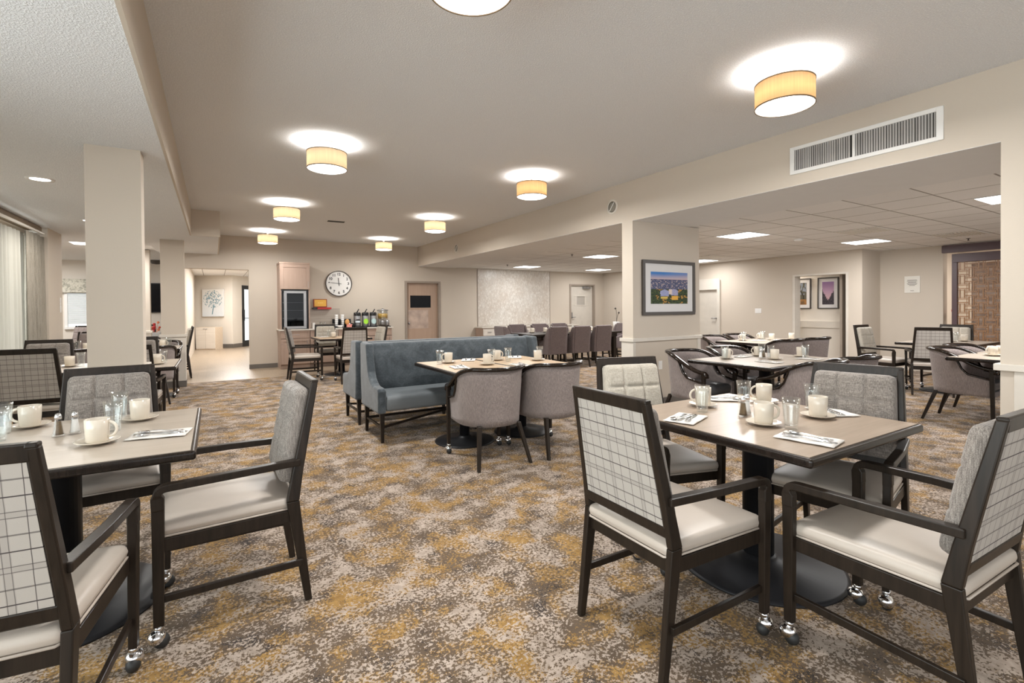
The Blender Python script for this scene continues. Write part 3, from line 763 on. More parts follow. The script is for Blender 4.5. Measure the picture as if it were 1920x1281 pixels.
def bouquet(u, v):
    bgc = lerp((.66, .70, .74), (.74, .72, .68), v)
    n2 = mno.noise((u*30, v*30, 3)); n1 = mno.noise((u*11, v*11, 9))
    d = sqrt(((u-.5)/.42)**2+((v-.64)/.30)**2)
    if d < 1.1 and n2+n1*.8 > .0+d*.22: return lerp((.04, .13, .18), (.22, .34, .40), max(0, min(1, n1+.4)))
    if abs(u-.48-(v-.1)*.22) < .022 and .08 < v < .45: return (.12, .24, .30)
    return bgc
def framed(name, label, loc, rot, w, h, fr, mw, fn, cat='picture', nx=90, glassy=False):
    t = thing(name, label, cat, loc, rot)
    M().box(-w/2, w/2, -.032, 0, -h/2, -h/2+fr).box(-w/2, w/2, -.032, 0, h/2-fr, h/2).box(-w/2, -w/2+fr, -.032, 0, -h/2+fr, h/2-fr).box(w/2-fr, w/2, -.032, 0, -h/2+fr, h/2-fr).obj('picture_frame', 'frame', t, .003)
    M().box(-w/2+fr, w/2-fr, -.018, -.004, -h/2+fr, h/2-fr).obj('mount', 'mat_board', t)
    me = picture(fn, w-2*fr-2*mw, h-2*fr-2*mw, nx, nx); me.materials.append(MT['ink'])
    p = bpy.data.objects.new('photo_print', me); COL.objects.link(p); p.parent = t; p.location = (0, -.0195, 0)
    return t
framed('framed_picture', 'charcoal framed aerial city photo with white mount on the pillar', (5.383, 4.64, 1.597), 0, 1.05, .745, .045, .11, city, nx=130)
framed('framed_picture', 'framed photo of a twisted tree in the alcove, left of the pair', (12.0, 6.36, 1.62), -pi/2, .48, .72, .025, .075, autumn)
framed('framed_picture', 'framed dusk photo in the alcove, right of the pair', (12.0, 5.745, 1.62), -pi/2, .45, .72, .025, .075, dusk)
cv = thing('canvas_painting', 'unframed canvas of blue leaves above the pale cabinet in the hall', 'painting', (.0, 20.23, 1.60), -.552)
M().box(-.37, .37, -.07, 0, -.48, .48).obj('canvas', 'mat_board', cv)
me = picture(bouquet, .74, .96, 90, 90); me.materials.append(MT['ink']); p = bpy.data.objects.new('painted_face', me); COL.objects.link(p); p.parent = cv; p.location = (0, -.072, 0)
tv = thing('television', 'black wall television seen between the two columns', 'television', (-1.45, 15.99, 1.68))
M().box(-.62, .62, -.05, 0, -.39, .39).obj('housing', 'black', tv, .005); M().box(-.6, .6, -.053, -.05, -.37, .37).obj('screen', 'screen', tv)

# ------------------------------------------------------------------ clock
ck = thing('wall_clock', 'round white wall clock with black numerals and dark rim', 'clock', (2.644, W, 1.975))
RX = Matrix.Rotation(pi/2, 4, 'X')
M().lathe([(.30, 0), (.315, .005), (.315, .045), (.300, .05), (.298, .01)], 64, T=RX, caps=False).obj('rim', 'frame', ck)
M().lathe([(.298, .008), (.298, .022)], 64, T=RX).obj('dial', 'white', ck)
def text_mesh(items, name, m, parent, y):
    V = []; F = []
    for s, x, z, size in items:
        c = bpy.data.curves.new('t', 'FONT'); c.body = s; c.size = size; c.align_x = 'CENTER'; c.align_y = 'CENTER'; c.extrude = .001; c.offset = .0028
        o = bpy.data.objects.new('t', c); me = bpy.data.meshes.new_from_object(o)
        b = len(V); V += [(v.co.x+x, y-v.co.z, v.co.y+z) for v in me.vertices]; F += [tuple(b+i for i in p.vertices) for p in me.polygons]
        bpy.data.objects.remove(o); bpy.data.curves.remove(c)
    q = M(); q.add(V, F); return q.obj(name, m, parent, weld=False)
for i in range(12): text_mesh([(str(i if i else 12), .228*sin(i*pi/6), .228*cos(i*pi/6), .088)], 'numeral', 'black', ck, -.0235)
def hand(ang, ln, tail, w): return M().box(-w, w, -.030, -.027, -tail, ln, Matrix.Rotation(ang, 4, 'Y'))
hand(radians(-6), .14, .055, .008).obj('hour_hand', 'black', ck); hand(radians(-84), .19, .06, .0055).obj('minute_hand', 'black', ck)
M().lathe([(.012, .026), (.012, .034)], 16, T=RX).obj('hub', 'black', ck)

# ------------------------------------------------------------------ coffee station on the back wall
def panel_door(m, x0, x1, z0, z1, y, rail=.055):
    m.box(x0, x1, y-.020, y, z0, z0+rail).box(x0, x1, y-.020, y, z1-rail, z1).box(x0, x0+rail, y-.020, y, z0+rail, z1-rail).box(x1-rail, x1, y-.020, y, z0+rail, z1-rail).box(x0+rail, x1-rail, y-.012, y, z0+rail, z1-rail)
    return m
def bar(m, x0, x1, z0, z1, y): return m.box(x0, x1, y-.035, y-.028, z0, z1).box(x0, x0+.006, y-.03, y, z0, z0+.006).box(x1-.006, x1, y-.03, y, z1-.006, z1)
xs = [1.26, 1.88, 2.50, 3.12, 3.80]
for i in range(4):
    x0, x1 = xs[i], xs[i+1]
    where = ('beneath the glass fridge', 'second from the fridge, behind the small table', 'third from the fridge, under the coffee flasks', 'rightmost, under the drink dispenser')[i]
    t = thing('base_cabinet', 'taupe base cabinet with drawer, ' + where, 'cabinet', (0, 0, 0), 0, 'base cabinets of the coffee station')
    M().box(x0+.001, x1-.001, 12.0, W-.002, .10, .862).box(x0+.001, x1-.001, 12.05, W-.002, 0, .10).obj('body', 'cabinet_shaded' if i else 'cabinet', t)
    dw = panel_door(M(), x0+.009, x1-.009, .690, .855, 12.0, .03).obj('drawer', 'cabinet', t, .002); bar(M(), (x0+x1)/2-.08, (x0+x1)/2+.08, .767, .773, 11.98).obj('drawer_pull', 'steel', dw)
    db = panel_door(M(), x0+.009, x1-.009, .11, .672, 12.0).obj('cabinet_door', 'cabinet', t, .002); bar(M(), x1-.07, x1-.064, .52, .64, 11.98).obj('door_pull', 'steel', db)
tag(M().box(1.235, 3.83, 11.965, W-.002, .863, .893).obj('countertop', plain('cream_quartz', (.66, .61, .54), .3, var=.05, scale=60), bevel=.003), 'cream countertop running under the fridge and the coffee flasks', 'countertop')
ft = thing('fridge_tower', 'tall taupe cabinet housing above the counter around the glass fridge', 'cabinet', (0, 0, 0))
M().box(1.262, 1.292, 12.0, W-.002, .893, 2.39).box(1.86, 1.885, 12.0, W-.002, .893, 2.39).box(1.292, 1.86, 12.02, W-.002, 1.80, 2.37).box(1.255, 1.892, 11.99, W-.002, 2.37, 2.41).obj('body', 'cabinet', ft)
dd = panel_door(M(), 1.27, 1.885, 1.80, 2.365, 12.0, .07).obj('cabinet_door', 'cabinet', ft, .002); bar(M(), 1.845, 1.851, 1.83, 1.97, 11.98).obj('door_pull', 'steel', dd)
fr = thing('glass_fridge', 'glass-front drinks fridge with steel door frame inside the taupe tower', 'fridge', (1.576, 12.02, .895))
M().box(-.28, .28, .03, .45, 0, .02).box(-.28, .28, .03, .45, .86, .895).box(-.28, -.255, .03, .45, .02, .86).box(.255, .28, .03, .45, .02, .86).box(-.255, .255, .43, .45, .02, .86).obj('housing', 'black', fr)
M().box(-.235, .235, -.02, .03, .01, .065).box(-.235, .235, -.02, .03, .815, .87).box(-.235, -.175, -.02, .03, .065, .815).box(.175, .235, -.02, .03, .065, .815).obj('door_frame', 'steel', fr, .003)
M().box(-.175, .175, .0, .006, .065, .815).obj('glass_pane', 'fridge_pane', fr)
for z in (.24, .42, .60): M().box(-.25, .25, .05, .42, z, z+.008).obj('shelf', 'steel', fr)
M().box(-.225, -.215, -.045, -.02, .15, .75).obj('door_handle', 'steel', fr)
bs = thing('drinks_case', 'dark stacked packs on the bottom shelf inside the glass fridge', 'drinks')
for x in (1.38, 1.5, 1.62): M().box(x, x+.10, 12.12, 12.4, .916, 1.06).obj('pack', 'grille_dark', bs, .006)
# splash tiles
tag(M().box(1.90, 2.66, W-.012, W-.002, .90, 1.36).obj('backsplash', wood('grey_stone_splash', (.36, .31, .26), (.50, .44, .38), .3, 0, .3)), 'grey brown backsplash panel right of the fridge tower', 'backsplash')
def tumb(): 
    t = thing('small_glass', '', 'glass'); M().lathe([(.028, 0), (.036, .15), (.033, .15), (.026, .006)], 16).obj('body', 'glass', t); return t
place(tumb, 'tb', (2.18, 12.35, .893), 0, 'clear cylinder vase in front of the splash, left one'); place(tumb, 'tb', (2.27, 12.35, .893), 0, 'clear cylinder vase in front of the splash, right one')
tag(M().box(1.95, 2.01, 12.10, 12.2, .893, 1.03).obj('napkin_stack', 'white', bevel=.004), 'white stacked box on the counter beside the fridge tower', 'box')
# yellow sign box and red shelf strip
sx = thing('yellow_sign', 'yellow sign with dark red border on the wall left of the clock', 'sign', (2.20, W, 1.492))
M().box(-.155, .155, -.05, 0, -.098, .098).obj('border', plain('brick_red', (.30, .06, .02), .4), sx, .004)
M().box(-.135, .135, -.056, -.05, -.08, .08).obj('face', plain('sign_yellow', (.80, .46, .07), .5), sx)
M().box(-.06, -.02, -.058, -.056, -.005, .015).box(-.012, .028, -.058, -.056, -.005, .015).box(.034, .06, -.058, -.056, -.005, .015).obj('lettering', plain('sign_gold', (.90, .62, .18), .5), sx)
rs = thing('red_ledge', 'red box lying on a small ledge under the yellow sign', 'box', (2.22, W, 1.365))
M().box(-.10, .22, -.14, -.02, -.022, .022).obj('box', plain('bright_red', (.48, .02, .02), .35), rs, .003)
M().box(-.20, -.105, -.12, 0, -.022, .022).obj('ledge_end', 'black', rs, .003)

def airpot(sticker):
    def mk():
        t = thing('coffee_flask', '', 'coffee flask')
        M().lathe([(.080, 0), (.084, .01), (.084, .27), (.080, .285)], 28).obj('body', 'steel', t)
        M().lathe([(.086, 0), (.086, .018), (.082, .02)], 28).obj('base_ring', 'black', t)
        M().lathe([(.084, .275), (.086, .29), (.082, .345), (.066, .358), (.02, .36)], 28).obj('lid', 'black', t)
        h = M().cyl((-.01, -.02, .355), (.02, -.03, .42), .013).ball((.028, -.032, .425), .016); h.obj('pump_lever', 'black', t)
        M().box(-.014, .014, -.125, -.06, .305, .325).cyl((0, -.115, .31), (0, -.115, .27), .008).obj('spout', 'black', t)
        c = M(); n = 16
        def wrap(a0, a1, z0, z1, r=.0852):
            V = []
            for i in range(n+1):
                a = a0+(a1-a0)*i/n; V += [(r*sin(a), -r*cos(a), z0), (r*sin(a), -r*cos(a), z1)]
            c.add(V, [(2*i, 2*i+2, 2*i+3, 2*i+1) for i in range(n)], True)
        if sticker == 'stripe':
            wrap(-.75, .75, .09, .105); wrap(-.75, .75, .155, .17); wrap(-.5, .5, .17, .19)
            c.obj('dark_band', 'black', t); c = M(); wrap(-.75, .75, .107, .153, .0854); c.obj('sticker', plain('pale_sticker', (.70, .78, .84), .5), t)
        else:
            k = 14
            for i in range(k):
                z0 = .135+(-1+2*i/k)*.066; z1 = .135+(-1+2*(i+1)/k)*.066; zm = (z0+z1)/2-.135; w = sqrt(max(0, .066**2-zm*zm))/.0852
                wrap(-w, w, z0, z1)
            c.obj('sticker', plain('lime_sticker', (.40, .80, .05), .5) if sticker == 'lime' else plain('aqua_sticker', (.50, .68, .68), .5), t)
        return t
    return mk
trays = tag(M().box(2.90, 3.79, 12.05, 12.42, .893, .90).box(2.90, 3.79, 12.05, 12.06, .90, .915).box(2.90, 3.79, 12.41, 12.42, .90, .915).box(2.90, 2.91, 12.05, 12.42, .90, .915).box(3.78, 3.79, 12.05, 12.42, .90, .915).obj('serving_tray', 'black'), 'long black tray holding the coffee flasks and dispenser', 'tray')
place(airpot('stripe'), 'ap1', (3.01, 12.24, .901), 0, 'steel coffee flask with pale blue striped sticker', 'coffee flasks on the tray')
place(airpot('lime'), 'ap2', (3.205, 12.24, .901), 0, 'steel coffee flask with lime green round sticker', 'coffee flasks on the tray')
place(airpot('aqua'), 'ap3', (3.40, 12.24, .901), 0, 'steel coffee flask with aqua round sticker', 'coffee flasks on the tray')
dj = thing('drink_dispenser', 'clear juice dispenser with orange slices on a steel stand', 'drink dispenser', (3.65, 12.27, .901))
for x in (-.10, .10):
    for y in (-.06, .06): M().cyl((x*.8, y, 0), (x, y, .19), .006).obj('stand_leg', 'steel', dj)
M().lathe([(.10, .185), (.135, .19), (.137, .40), (.133, .40), (.13, .195)], 28).obj('jar', 'glass', dj)
M().lathe([(.127, .197), (.127, .32)], 28).obj('juice', plain('orange_juice', (.85, .50, .10), .3), dj)
M().lathe([(.145, .40), (.14, .415), (.06, .43), (.015, .435), (.015, .455)], 28).obj('lid', 'steel', dj)
M().cyl((0, -.11, .22), (0, -.16, .22), .009).cyl((0, -.15, .22), (0, -.15, .19), .007).obj('tap', 'steel', dj)
for x, nm in ((3.60, 'left'), (3.72, 'right')):
    q = M().lathe([(.035, 0), (.052, .03), (.05, .11), (.055, .15), (.050, .15), (.045, .1)], 20).obj('steel_pitcher', 'steel', loc=(x, 12.115, .901)); tag(q, 'small steel milk pitcher under the juice dispenser, %s one' % nm, 'pitcher')
def cups():
    t = thing('cup_stack', '', 'paper cups'); 
    for i in range(6):
        M().lathe([(.034, i*.05), (.040, i*.05+.06), (.038, i*.05+.06), (.034, i*.05+.02)], 18).obj('paper_cup', 'white', t)
    return t
oc = tag(M().box(2.450, 2.890, 12.10, 12.40, .893, .90).box(2.450, 2.456, 12.10, 12.40, .90, 1.0).box(2.884, 2.890, 12.10, 12.40, .90, 1.0).box(2.590, 2.596, 12.15, 12.40, .90, 1.10).box(2.730, 2.736, 12.15, 12.40, .90, 1.10).box(2.450, 2.890, 12.39, 12.40, .90, 1.10).obj('cup_organizer', 'black'), 'black divided caddy full of cups and lids left of the flasks', 'caddy')
place(cups, 'cups', (2.525, 12.27, .90), 0, 'tall stack of white paper cups in the caddy, left one'); place(cups, 'cups', (2.665, 12.27, .90), 0, 'tall stack of white paper cups in the caddy, right one')
tag(M().lathe([(.03, 0), (.04, .10), (.037, .1)], 18, c=(2.810, 12.27, .90)).obj('lid_stack', 'white'), 'short stack of white lids in the caddy', 'lids')
tag(M().ball((0, 0, 0), .055, sx=1, sy=.4, sz=1.3).obj('orange_cup_sleeve', plain('kraft_orange', (.60, .30, .10), .6), loc=(2.750, 12.16, 1.03)), 'orange round package standing in front of the cups', 'package')
tag(M().lathe([(.05, 0), (.07, .05), (.066, .05)], 18, c=(2.570, 12.12, .905)).obj('condiment_bowl', 'white'), 'white bowl of packets before the cup stacks', 'bowl')
tag(M().box(-.06, .06, -.03, .03, 0, .06).box(-.03, .07, -.035, .0, .05, .075).obj('sugar_packets', plain('pink_packets', (.75, .28, .24), .6, var=.4, scale=60), bevel=.004, loc=(2.790, 12.14, .903)), 'pink and white sugar packets beside the bowl', 'packets')

# tile panel and credenza on the back wall, right section
tag(M().box(6.515, 9.06, W-.012, W-.001, .81, 2.47).obj('mosaic_panel', 'tile'), 'pale leaf mosaic wall panel behind the long table', 'wall panel')
struct('trim_9', M().box(6.495, 6.515, W-.016, W, 0, 2.47).box(9.06, 9.075, W-.016, W, .81, 2.47), 'door_frame')
for i in range(4):
    x0 = 6.42+i*.86; x1 = x0+.86
    t = thing('credenza', 'low pale oak credenza unit under the mosaic, %s' % ('leftmost', 'second from the left', 'third from the left', 'rightmost')[i], 'credenza', (0, 0, 0), 0, 'credenza units under the mosaic')
    M().box(x0, x1-.002, 12.1, W-.018, .08, .77).box(x0+.02, x1-.02, 12.15, W-.018, 0, .08).obj('body', 'cabinet' if i == 0 else 'cab_oak', t)
    for k in (0, 1):
        dw = M().box(x0+.02+k*.41, x0+.42+k*.41, 12.085, 12.1, .56, .755).obj('drawer', 'cab_white', t, .002)
        M().box(x0+.16+k*.41, x0+.28+k*.41, 12.065, 12.085, .655, .665).obj('drawer_pull', 'steel', dw)
        M().box(x0+.02+k*.41, x0+.42+k*.41, 12.085, 12.1, .10, .545).obj('cabinet_door', 'cab_white', t, .002)
tag(M().box(6.40, 9.88, 12.07, W-.018, .772, .80).obj('long_countertop', 'trim', bevel=.003), 'cream top slab lying along the credenza units', 'countertop')
# small orchid beside the right wall
orc = thing('orchid_stems', 'thin bare orchid stems with two blooms by the far right wall', 'plant', (10.35, 10.9, 0))
M().lathe([(.08, 0), (.11, .28), (.10, .28), (.02, .27)], 20, c=(0, 0, .62)).obj('pot', 'white', orc)
M().lathe([(.22, 0), (.22, .02), (.03, .03), (.03, .58), (.2, .6), (.2, .62)], 24).obj('pedestal', 'dark_wood', orc)
M().sweep(bez((0, 0, .88), (.02, 0, 1.25), (-.10, -.06, 1.30), 8), octo(.005, .005)).sweep(bez((0, 0, .88), (.03, 0, 1.10), (.02, -.08, 1.16), 8), octo(.005, .005)).obj('stem', 'frame', orc)
M().ball((-.10, -.06, 1.30), .03).ball((.02, -.08, 1.17), .028).obj('bloom', 'frame', orc)

# hall cabinet
hc = thing('hall_cabinet', 'whitewashed two door cabinet under the blue canvas in the hall', 'cabinet', (.03, 19.40, 0), -.552)
M().box(-.66, 0, 0, .42, 0, .76).obj('body', 'cab_oak', hc)
for k in (0, 1):
    q = M().box(-.655+k*.328, -.334+k*.328, -.016, 0, .03, .75).obj('cabinet_door', 'cab_white', hc, .002); M().box(-.40+k*.08, -.345+k*.08, -.03, -.016, .70, .71).obj('door_pull', 'steel', q)
# ------------------------------------------------------------------ seating
def caster(parent, x, y):
    c = M().cyl((x, y, .072), (x, y, .092), .016, 14).ball((x, y+.008, .046), .031, 18, 10, 1, 1.05, .95).obj('caster', 'chrome', parent)
    M().ball((x, y-.008, .0285), .0285, 16, 10, .85, 1, 1).obj('caster_wheel', 'rubber', parent)
    return c

def armchair(cush='tweed', clip=False):
    def mk():
        t = thing('armchair', '', 'armchair')
        for s in (-1, 1):
            # rear leg, floor to seat
            M().leg((s*.230, -.284, 0), (.013, .015), (s*.230, -.222, .47), (.0145, .027)).obj('leg', 'dark_wood', t, .004)
            l = M().leg((s*.255, .275, .088), (.014, .018), (s*.261, .272, .60), (.016, .022)).obj('leg', 'dark_wood', t, .004)
            caster(l, s*.255, .275)
            # arm with rounded knee running back to the stile
            pts = [(s*.261, .272, .55)]+bez((s*.261, .274, .60), (s*.262, .280, .635), (s*.262, .24, .637), 5)+[(s*.254, 0, .642), (s*.228, -.255, .643)]
            V = M()
            prof = [(-.017, -.013), (.017, -.013), (.017, .013), (-.017, .013)]
            # sweep with sideways axis fixed to X
            P = [Vector(p) for p in pts]; k = 4; VV = []; n = len(P)
            for i in range(n):
                a_ = P[max(0, i-1)]; b_ = P[min(n-1, i+1)]; tt = (b_-a_).normalized(); sd = Vector((1, 0, 0)); uu = sd.cross(tt).normalized()
                h = .022 if i < 2 else .015; w = .017 if i < 2 else .019
                for (x, y) in ((-w, -h), (w, -h), (w, h), (-w, h)): VV.append(P[i]+sd*x+uu*y)
            F = [(i*4+c, i*4+(c+1) % 4, (i+1)*4+(c+1) % 4, (i+1)*4+c) for i in range(n-1) for c in range(4)]+[(3, 2, 1, 0), tuple((n-1)*4+c for c in range(4))]
            V.add(VV, F); V.obj('arm', 'dark_wood', t, .004)
            M().box(s*.248-.009, s*.248+.009, -.26, .27, .175, .205).obj('stretcher', 'dark_wood', t, .003)
        # back frame: two leaning stiles, top and bottom rails
        bf = M()
        for s in (-1, 1):
            q = []
            secs = [(.470, .2305, -.249, -.195), (.60, .2225, -.268, -.222), (1.0, .1955, -.342, -.312)]
            for (z, x, y0, y1) in secs: q += [(s*x-.0145, y0, z), (s*x+.0145, y0, z), (s*x+.0145, y1, z), (s*x-.0145, y1, z)]
            F = [(3, 2, 1, 0), (8, 9, 10, 11)]+[(i*4+c, i*4+(c+1) % 4, (i+1)*4+(c+1) % 4, (i+1)*4+c) for i in range(2) for c in range(4)]
            bf.add(q, F)
        if clip:
            bf.prism([(-.205, .93), (-.15, 1.0), (.15, 1.0), (.205, .93), (.19, .93), (.145, .968), (-.145, .968), (-.19, .93)], 'y', -.343, -.312)
        else:
            bf.hexa([(-.1945, -.336, .960), (.1945, -.336, .960), (.1945, -.305, .960), (-.1945, -.305, .960), (-.195, -.343, 1.01), (.195, -.343, 1.01), (.195, -.313, 1.01), (-.195, -.313, 1.01)])
            for s in (-1, 1): bf.box(s*.1955-.0145, s*.1955+.0145, -.343, -.313, .995, 1.01)
        bf.hexa([(-.222, -.253, .505), (.222, -.253, .505), (.222, -.225, .505), (-.222, -.225, .505), (-.219, -.262, .55), (.219, -.262, .55), (.219, -.234, .55), (-.219, -.234, .55)])
        bf.obj('back_frame', 'dark_wood', t, .005)
        # plaid rear panel
        M().hexa([(-.210, -.2575, .545), (.210, -.2575, .545), (.210, -.247, .545), (-.210, -.247, .545), (-.184, -.333, .963), (.184, -.333, .963), (.184, -.322, .963), (-.184, -.322, .963)]).obj('rear_panel', 'plaid', t)
        # tufted front pad
        ang = atan2(.082, .44)
        def df(u, v, w, p):
            x, y, z = p
            if v > 0:
                ux = x/.19; uz = z/.21
                g = 0
                for cx in (-.068, .068): g += math.exp(-((x-cx)/.008)**2)
                for cz in (-.07, .075): g += math.exp(-((z-cz)/.008)**2)
                y += .012*(1-min(1, ux*ux))*(1-min(1, uz*uz)) - .015*min(1, g)*(1-min(1, abs(ux)**6))
            k = 1-.058*(z/.215)
            return (x*k, y, z)
        R = Matrix.Translation((0, -.247, .755)) @ Matrix.Rotation(ang, 4, 'X')
        M().rbox((0, 0, 0), (.395, .085, .432), .03, (40, 2, 44), df, R).obj('back_cushion', cush, t)
        # seat
        sf = M().box(-.238, .238, .235, .262, .375, .430).box(-.220, .220, -.238, -.212, .375, .430)
        for s in (-1, 1): sf.hexa([(s*.222-.011, -.235, .375), (s*.222+.011, -.235, .375), (s*.240+.011, .26, .375), (s*.240-.011, .26, .375), (s*.222-.011, -.235, .430), (s*.222+.011, -.235, .430), (s*.240+.011, .26, .430), (s*.240-.011, .26, .430)])
        sf.obj('seat_frame', 'dark_wood', t, .003)
        def ds(u, v, w, p):
            x, y, z = p
            if z > 0: z += .020*(1-(x/.25)**2)*(1-(y/.27)**2)
            return (x*(1+.05*(y/.26)), y, z)
        st = M().rbox((0, .015, .458), (.475, .535, .052), .024, (8, 8, 2), ds).obj('seat', 'vinyl', t)
        ring = [(-.224, -.252), (.224, -.252), (.247, .28), (-.247, .28)]
        pts = []
        for i in range(4):
            a_ = Vector((*ring[i], .436)); b_ = Vector((*ring[(i+1) % 4], .436)); pts += [tuple(a_.lerp(b_, f)) for f in (.04, .5, .96)]
        M().sweep(pts, octo(.0035, .0035), closed=True, smooth=True).obj('piping', 'vinyl', st)
        return t
    return mk

def barrel():
    t = thing('barrel_chair', '', 'barrel chair')
    # plan path from left front round the back to right front
    pts = []
    for i in range(7): pts.append((-.268-.032*sin(pi/2*i/6), .30-.30*i/6))
    for i in range(1, 20):
        a = pi+pi*i/20; pts.append((.30*cos(a), .31*sin(a)))
    for i in range(7): pts.append((.30-.032*(1-cos(pi/2*i/6)), .30*i/6))
    def hh(y): return .635+.19*sstep((.30-y)/.50)
    def pp(y): return min(hh(y)-.012, .515+.06*max(0, min(1, (.30-y)/.24))+.26*sstep((.085-y)/.13))
    def taper(z, y):  # outward lean with height
        k = (z-.30)/.54; return .90+.10*k, .86+.14*k+(.03*k if y < 0 else 0)
    n = len(pts); rows = 8
    def surf(off, z0, top, rows):
        V = []
        for i, (x, y) in enumerate(pts):
            nx, ny = (x/.285, y/.30) if y < 0 else (1 if x > 0 else -1, 0)
            l = sqrt(nx*nx+ny*ny); nx, ny = nx/l, ny/l
            for j in range(rows+1):
                z = z0+(top(y)-z0)*j/rows; kx, ky = taper(z, y)
                V.append((x*kx-nx*off, (y*ky if y < 0 else y)-ny*off, z))
        F = [(i*(rows+1)+j, (i+1)*(rows+1)+j, (i+1)*(rows+1)+j+1, i*(rows+1)+j+1) for i in range(n-1) for j in range(rows)]
        return V, F
    def closed_shell(o1, o2, z0, top, name, m):
        q = M(); A, F = surf(o1, z0, top, rows); B, F2 = surf(o2, z0, top, rows)
        q.add(A+B, F+[tuple(len(A)+k for k in f[::-1]) for f in F2], True)
        b = len(A); r = rows+1; E = []
        for i in range(n-1):
            E.append((i*r+rows, (i+1)*r+rows, b+(i+1)*r+rows, b+i*r+rows)); E.append((i*r, b+i*r, b+(i+1)*r, (i+1)*r))
        for j in range(rows):
            E.append((j, j+1, b+j+1, b+j)); E.append(((n-1)*r+j, b+(n-1)*r+j, b+(n-1)*r+j+1, (n-1)*r+j+1))
        q.f += E; q.sm += [False]*len(E)
        return q.obj(name, m, t)
    closed_shell(-.002, .018, .335, pp, 'outer_shell', 'mauve')
    closed_shell(.019, .045, .36, lambda y: pp(y)-.006, 'inner_back', 'mauve')
    def pos(i, z, off=0):
        x, y = pts[i]; kx, ky = taper(z, y); return (x*kx, y*ky if y < 0 else y, z)
    tr = [pos(i, hh(pts[i][1])) for i in range(n)]
    tr = [(tr[0][0], .322, .585), (tr[0][0], .318, .618)]+tr+[(tr[-1][0], .318, .618), (tr[-1][0], .322, .585)]
    M().sweep(tr, octo(.030, .017, .4), upv=(0, .12, 1), smooth=True).obj('top_rail', 'dark_gloss', t)
    for rng in (range(0, 10), range(n-10, n)):
        pl_ = [pos(i, pp(pts[i][1])+.004) for i in rng]
        M().sweep(pl_, octo(.020, .009, .4), smooth=True).obj('arm_trim', 'dark_gloss', t)
    # pale piping along the outer edge of the shell
    pip = []
    for i in range(n):
        x, y = pts[i]; z = pp(y)-.012; kx, ky = taper(z, y); pip.append((x*kx*1.012, (y*ky*1.012 if y < 0 else y), z))
    M().sweep(pip, octo(.003, .003), smooth=True).obj('piping', 'mauve', t)
    for s in (-1, 1):
        l = M().leg((s*.262, .300, .088), (.014, .016), (s*.266, .292, .63), (.017, .020)).obj('leg', 'dark_wood', t, .004); caster(l, s*.262, .300)
        M().leg((s*.248, -.315, 0), (.013, .013), (s*.188, -.205, .345), (.017, .020)).obj('leg', 'dark_wood', t, .003)
    def ds(u, v, w, p):
        x, y, z = p
        if y < 0: 
            k = sqrt(max(.05, 1-(y/.30)**2*.75)); x = x*k
        if z > 0: z += .02*(1-(x/.25)**2)*(1-(y/.29)**2)
        return (x, y, z)
    M().rbox((0, .035, .435), (.44, .52, .10), .035, (8, 8, 2), ds).obj('seat', 'vinyl_dark', t)
    M().prism([(-.235, .30), (.235, .30), (.235, -.02), (.17, -.18), (0, -.23), (-.17, -.18), (-.235, -.02)], 'z', .335, .385).obj('seat_frame', 'mauve', t)
    return t

def plush():
    t = thing('upholstered_chair', '', 'dining chair')
    for s in (-1, 1):
        M().leg((s*.215, .235, 0), (.014, .014), (s*.22, .225, .38), (.02, .02)).obj('leg', 'dark_wood', t, .003)
        M().leg((s*.215, -.29, 0), (.014, .014), (s*.21, -.21, .38), (.02, .02)).obj('leg', 'dark_wood', t, .003)
        M().box(s*.216-.009, s*.216+.009, -.25, .23, .15, .175).obj('stretcher', 'dark_wood', t)
        M().prism([(.26, .33), (.26, .58), (.16, .615), (-.02, .66), (-.15, .76), (-.225, .90), (-.30, .905), (-.26, .60), (-.245, .33)], 'x', s*.255, s*.205).obj('side_wing', 'plush', t, .012)
    M().box(-.2, .2, -.02, .0, .15, .175).obj('stretcher', 'dark_wood', t)
    M().hexa([(-.21, -.25, .33), (.21, -.25, .33), (.21, -.16, .33), (-.21, -.16, .33), (-.215, -.315, .93), (.215, -.315, .93), (.215, -.235, .93), (-.215, -.235, .93)]).obj('backrest', 'plush', t, .018)
    M().rbox((0, .03, .42), (.41, .46, .15), .03, (5, 5, 2)).obj('seat', 'plush', t)
    return t

A = radians
G1, G2, G3, G4, G5 = 'armchairs with plaid backs', 'mauve barrel chairs', 'plum brown chairs around the long table', '', ''
AC, ACC = armchair('tweed'), armchair('tweed_cream')
def arm(x, y, deg, label, cream=False): return place(ACC if cream else AC, 'acc' if cream else 'ac', (x, y), A(deg), label, G1)
arm(1.63, 1.415, -90.9, 'armchair seen from its plaid back, left of the right foreground table')
arm(2.179, .786, -2.2, 'armchair at the right bottom corner, turned three quarters away, plaid back at the edge')
arm(.068, 2.635, 91.3, 'armchair in profile right of the left foreground table, facing left')
arm(-.554, 2.033, -6.3, 'armchair cut off at the bottom left corner, plaid back to the camera')
arm(-.506, 3.401, 183.8, 'armchair facing the camera behind the left foreground table, tufted grey back')
arm(2.22, 2.035, 163, 'cream tufted armchair behind the left corner of the right foreground table', True)
arm(2.726, 1.26, 99.8, 'armchair at the right side of the right foreground table, tufted grey back showing')
arm(-1.41, 6.25, -3, 'armchair at the left edge with dark plaid back, second row')
arm(-.735, 6.25, 0, 'armchair mostly hidden behind the near column, second row')
arm(-1.65, 7.38, 180, 'tufted armchair facing the camera in front of the drape')
arm(-.83, 7.42, 180, 'tufted armchair facing the camera just right of the near column')
arm(1.46, 9.98, -92, 'armchair in profile left of the small table by the coffee station')
arm(2.17, 9.24, -3, 'plaid backed armchair directly behind the sofas')
arm(2.08, 10.98, 180, 'cream armchair facing the camera against the base cabinets', True)
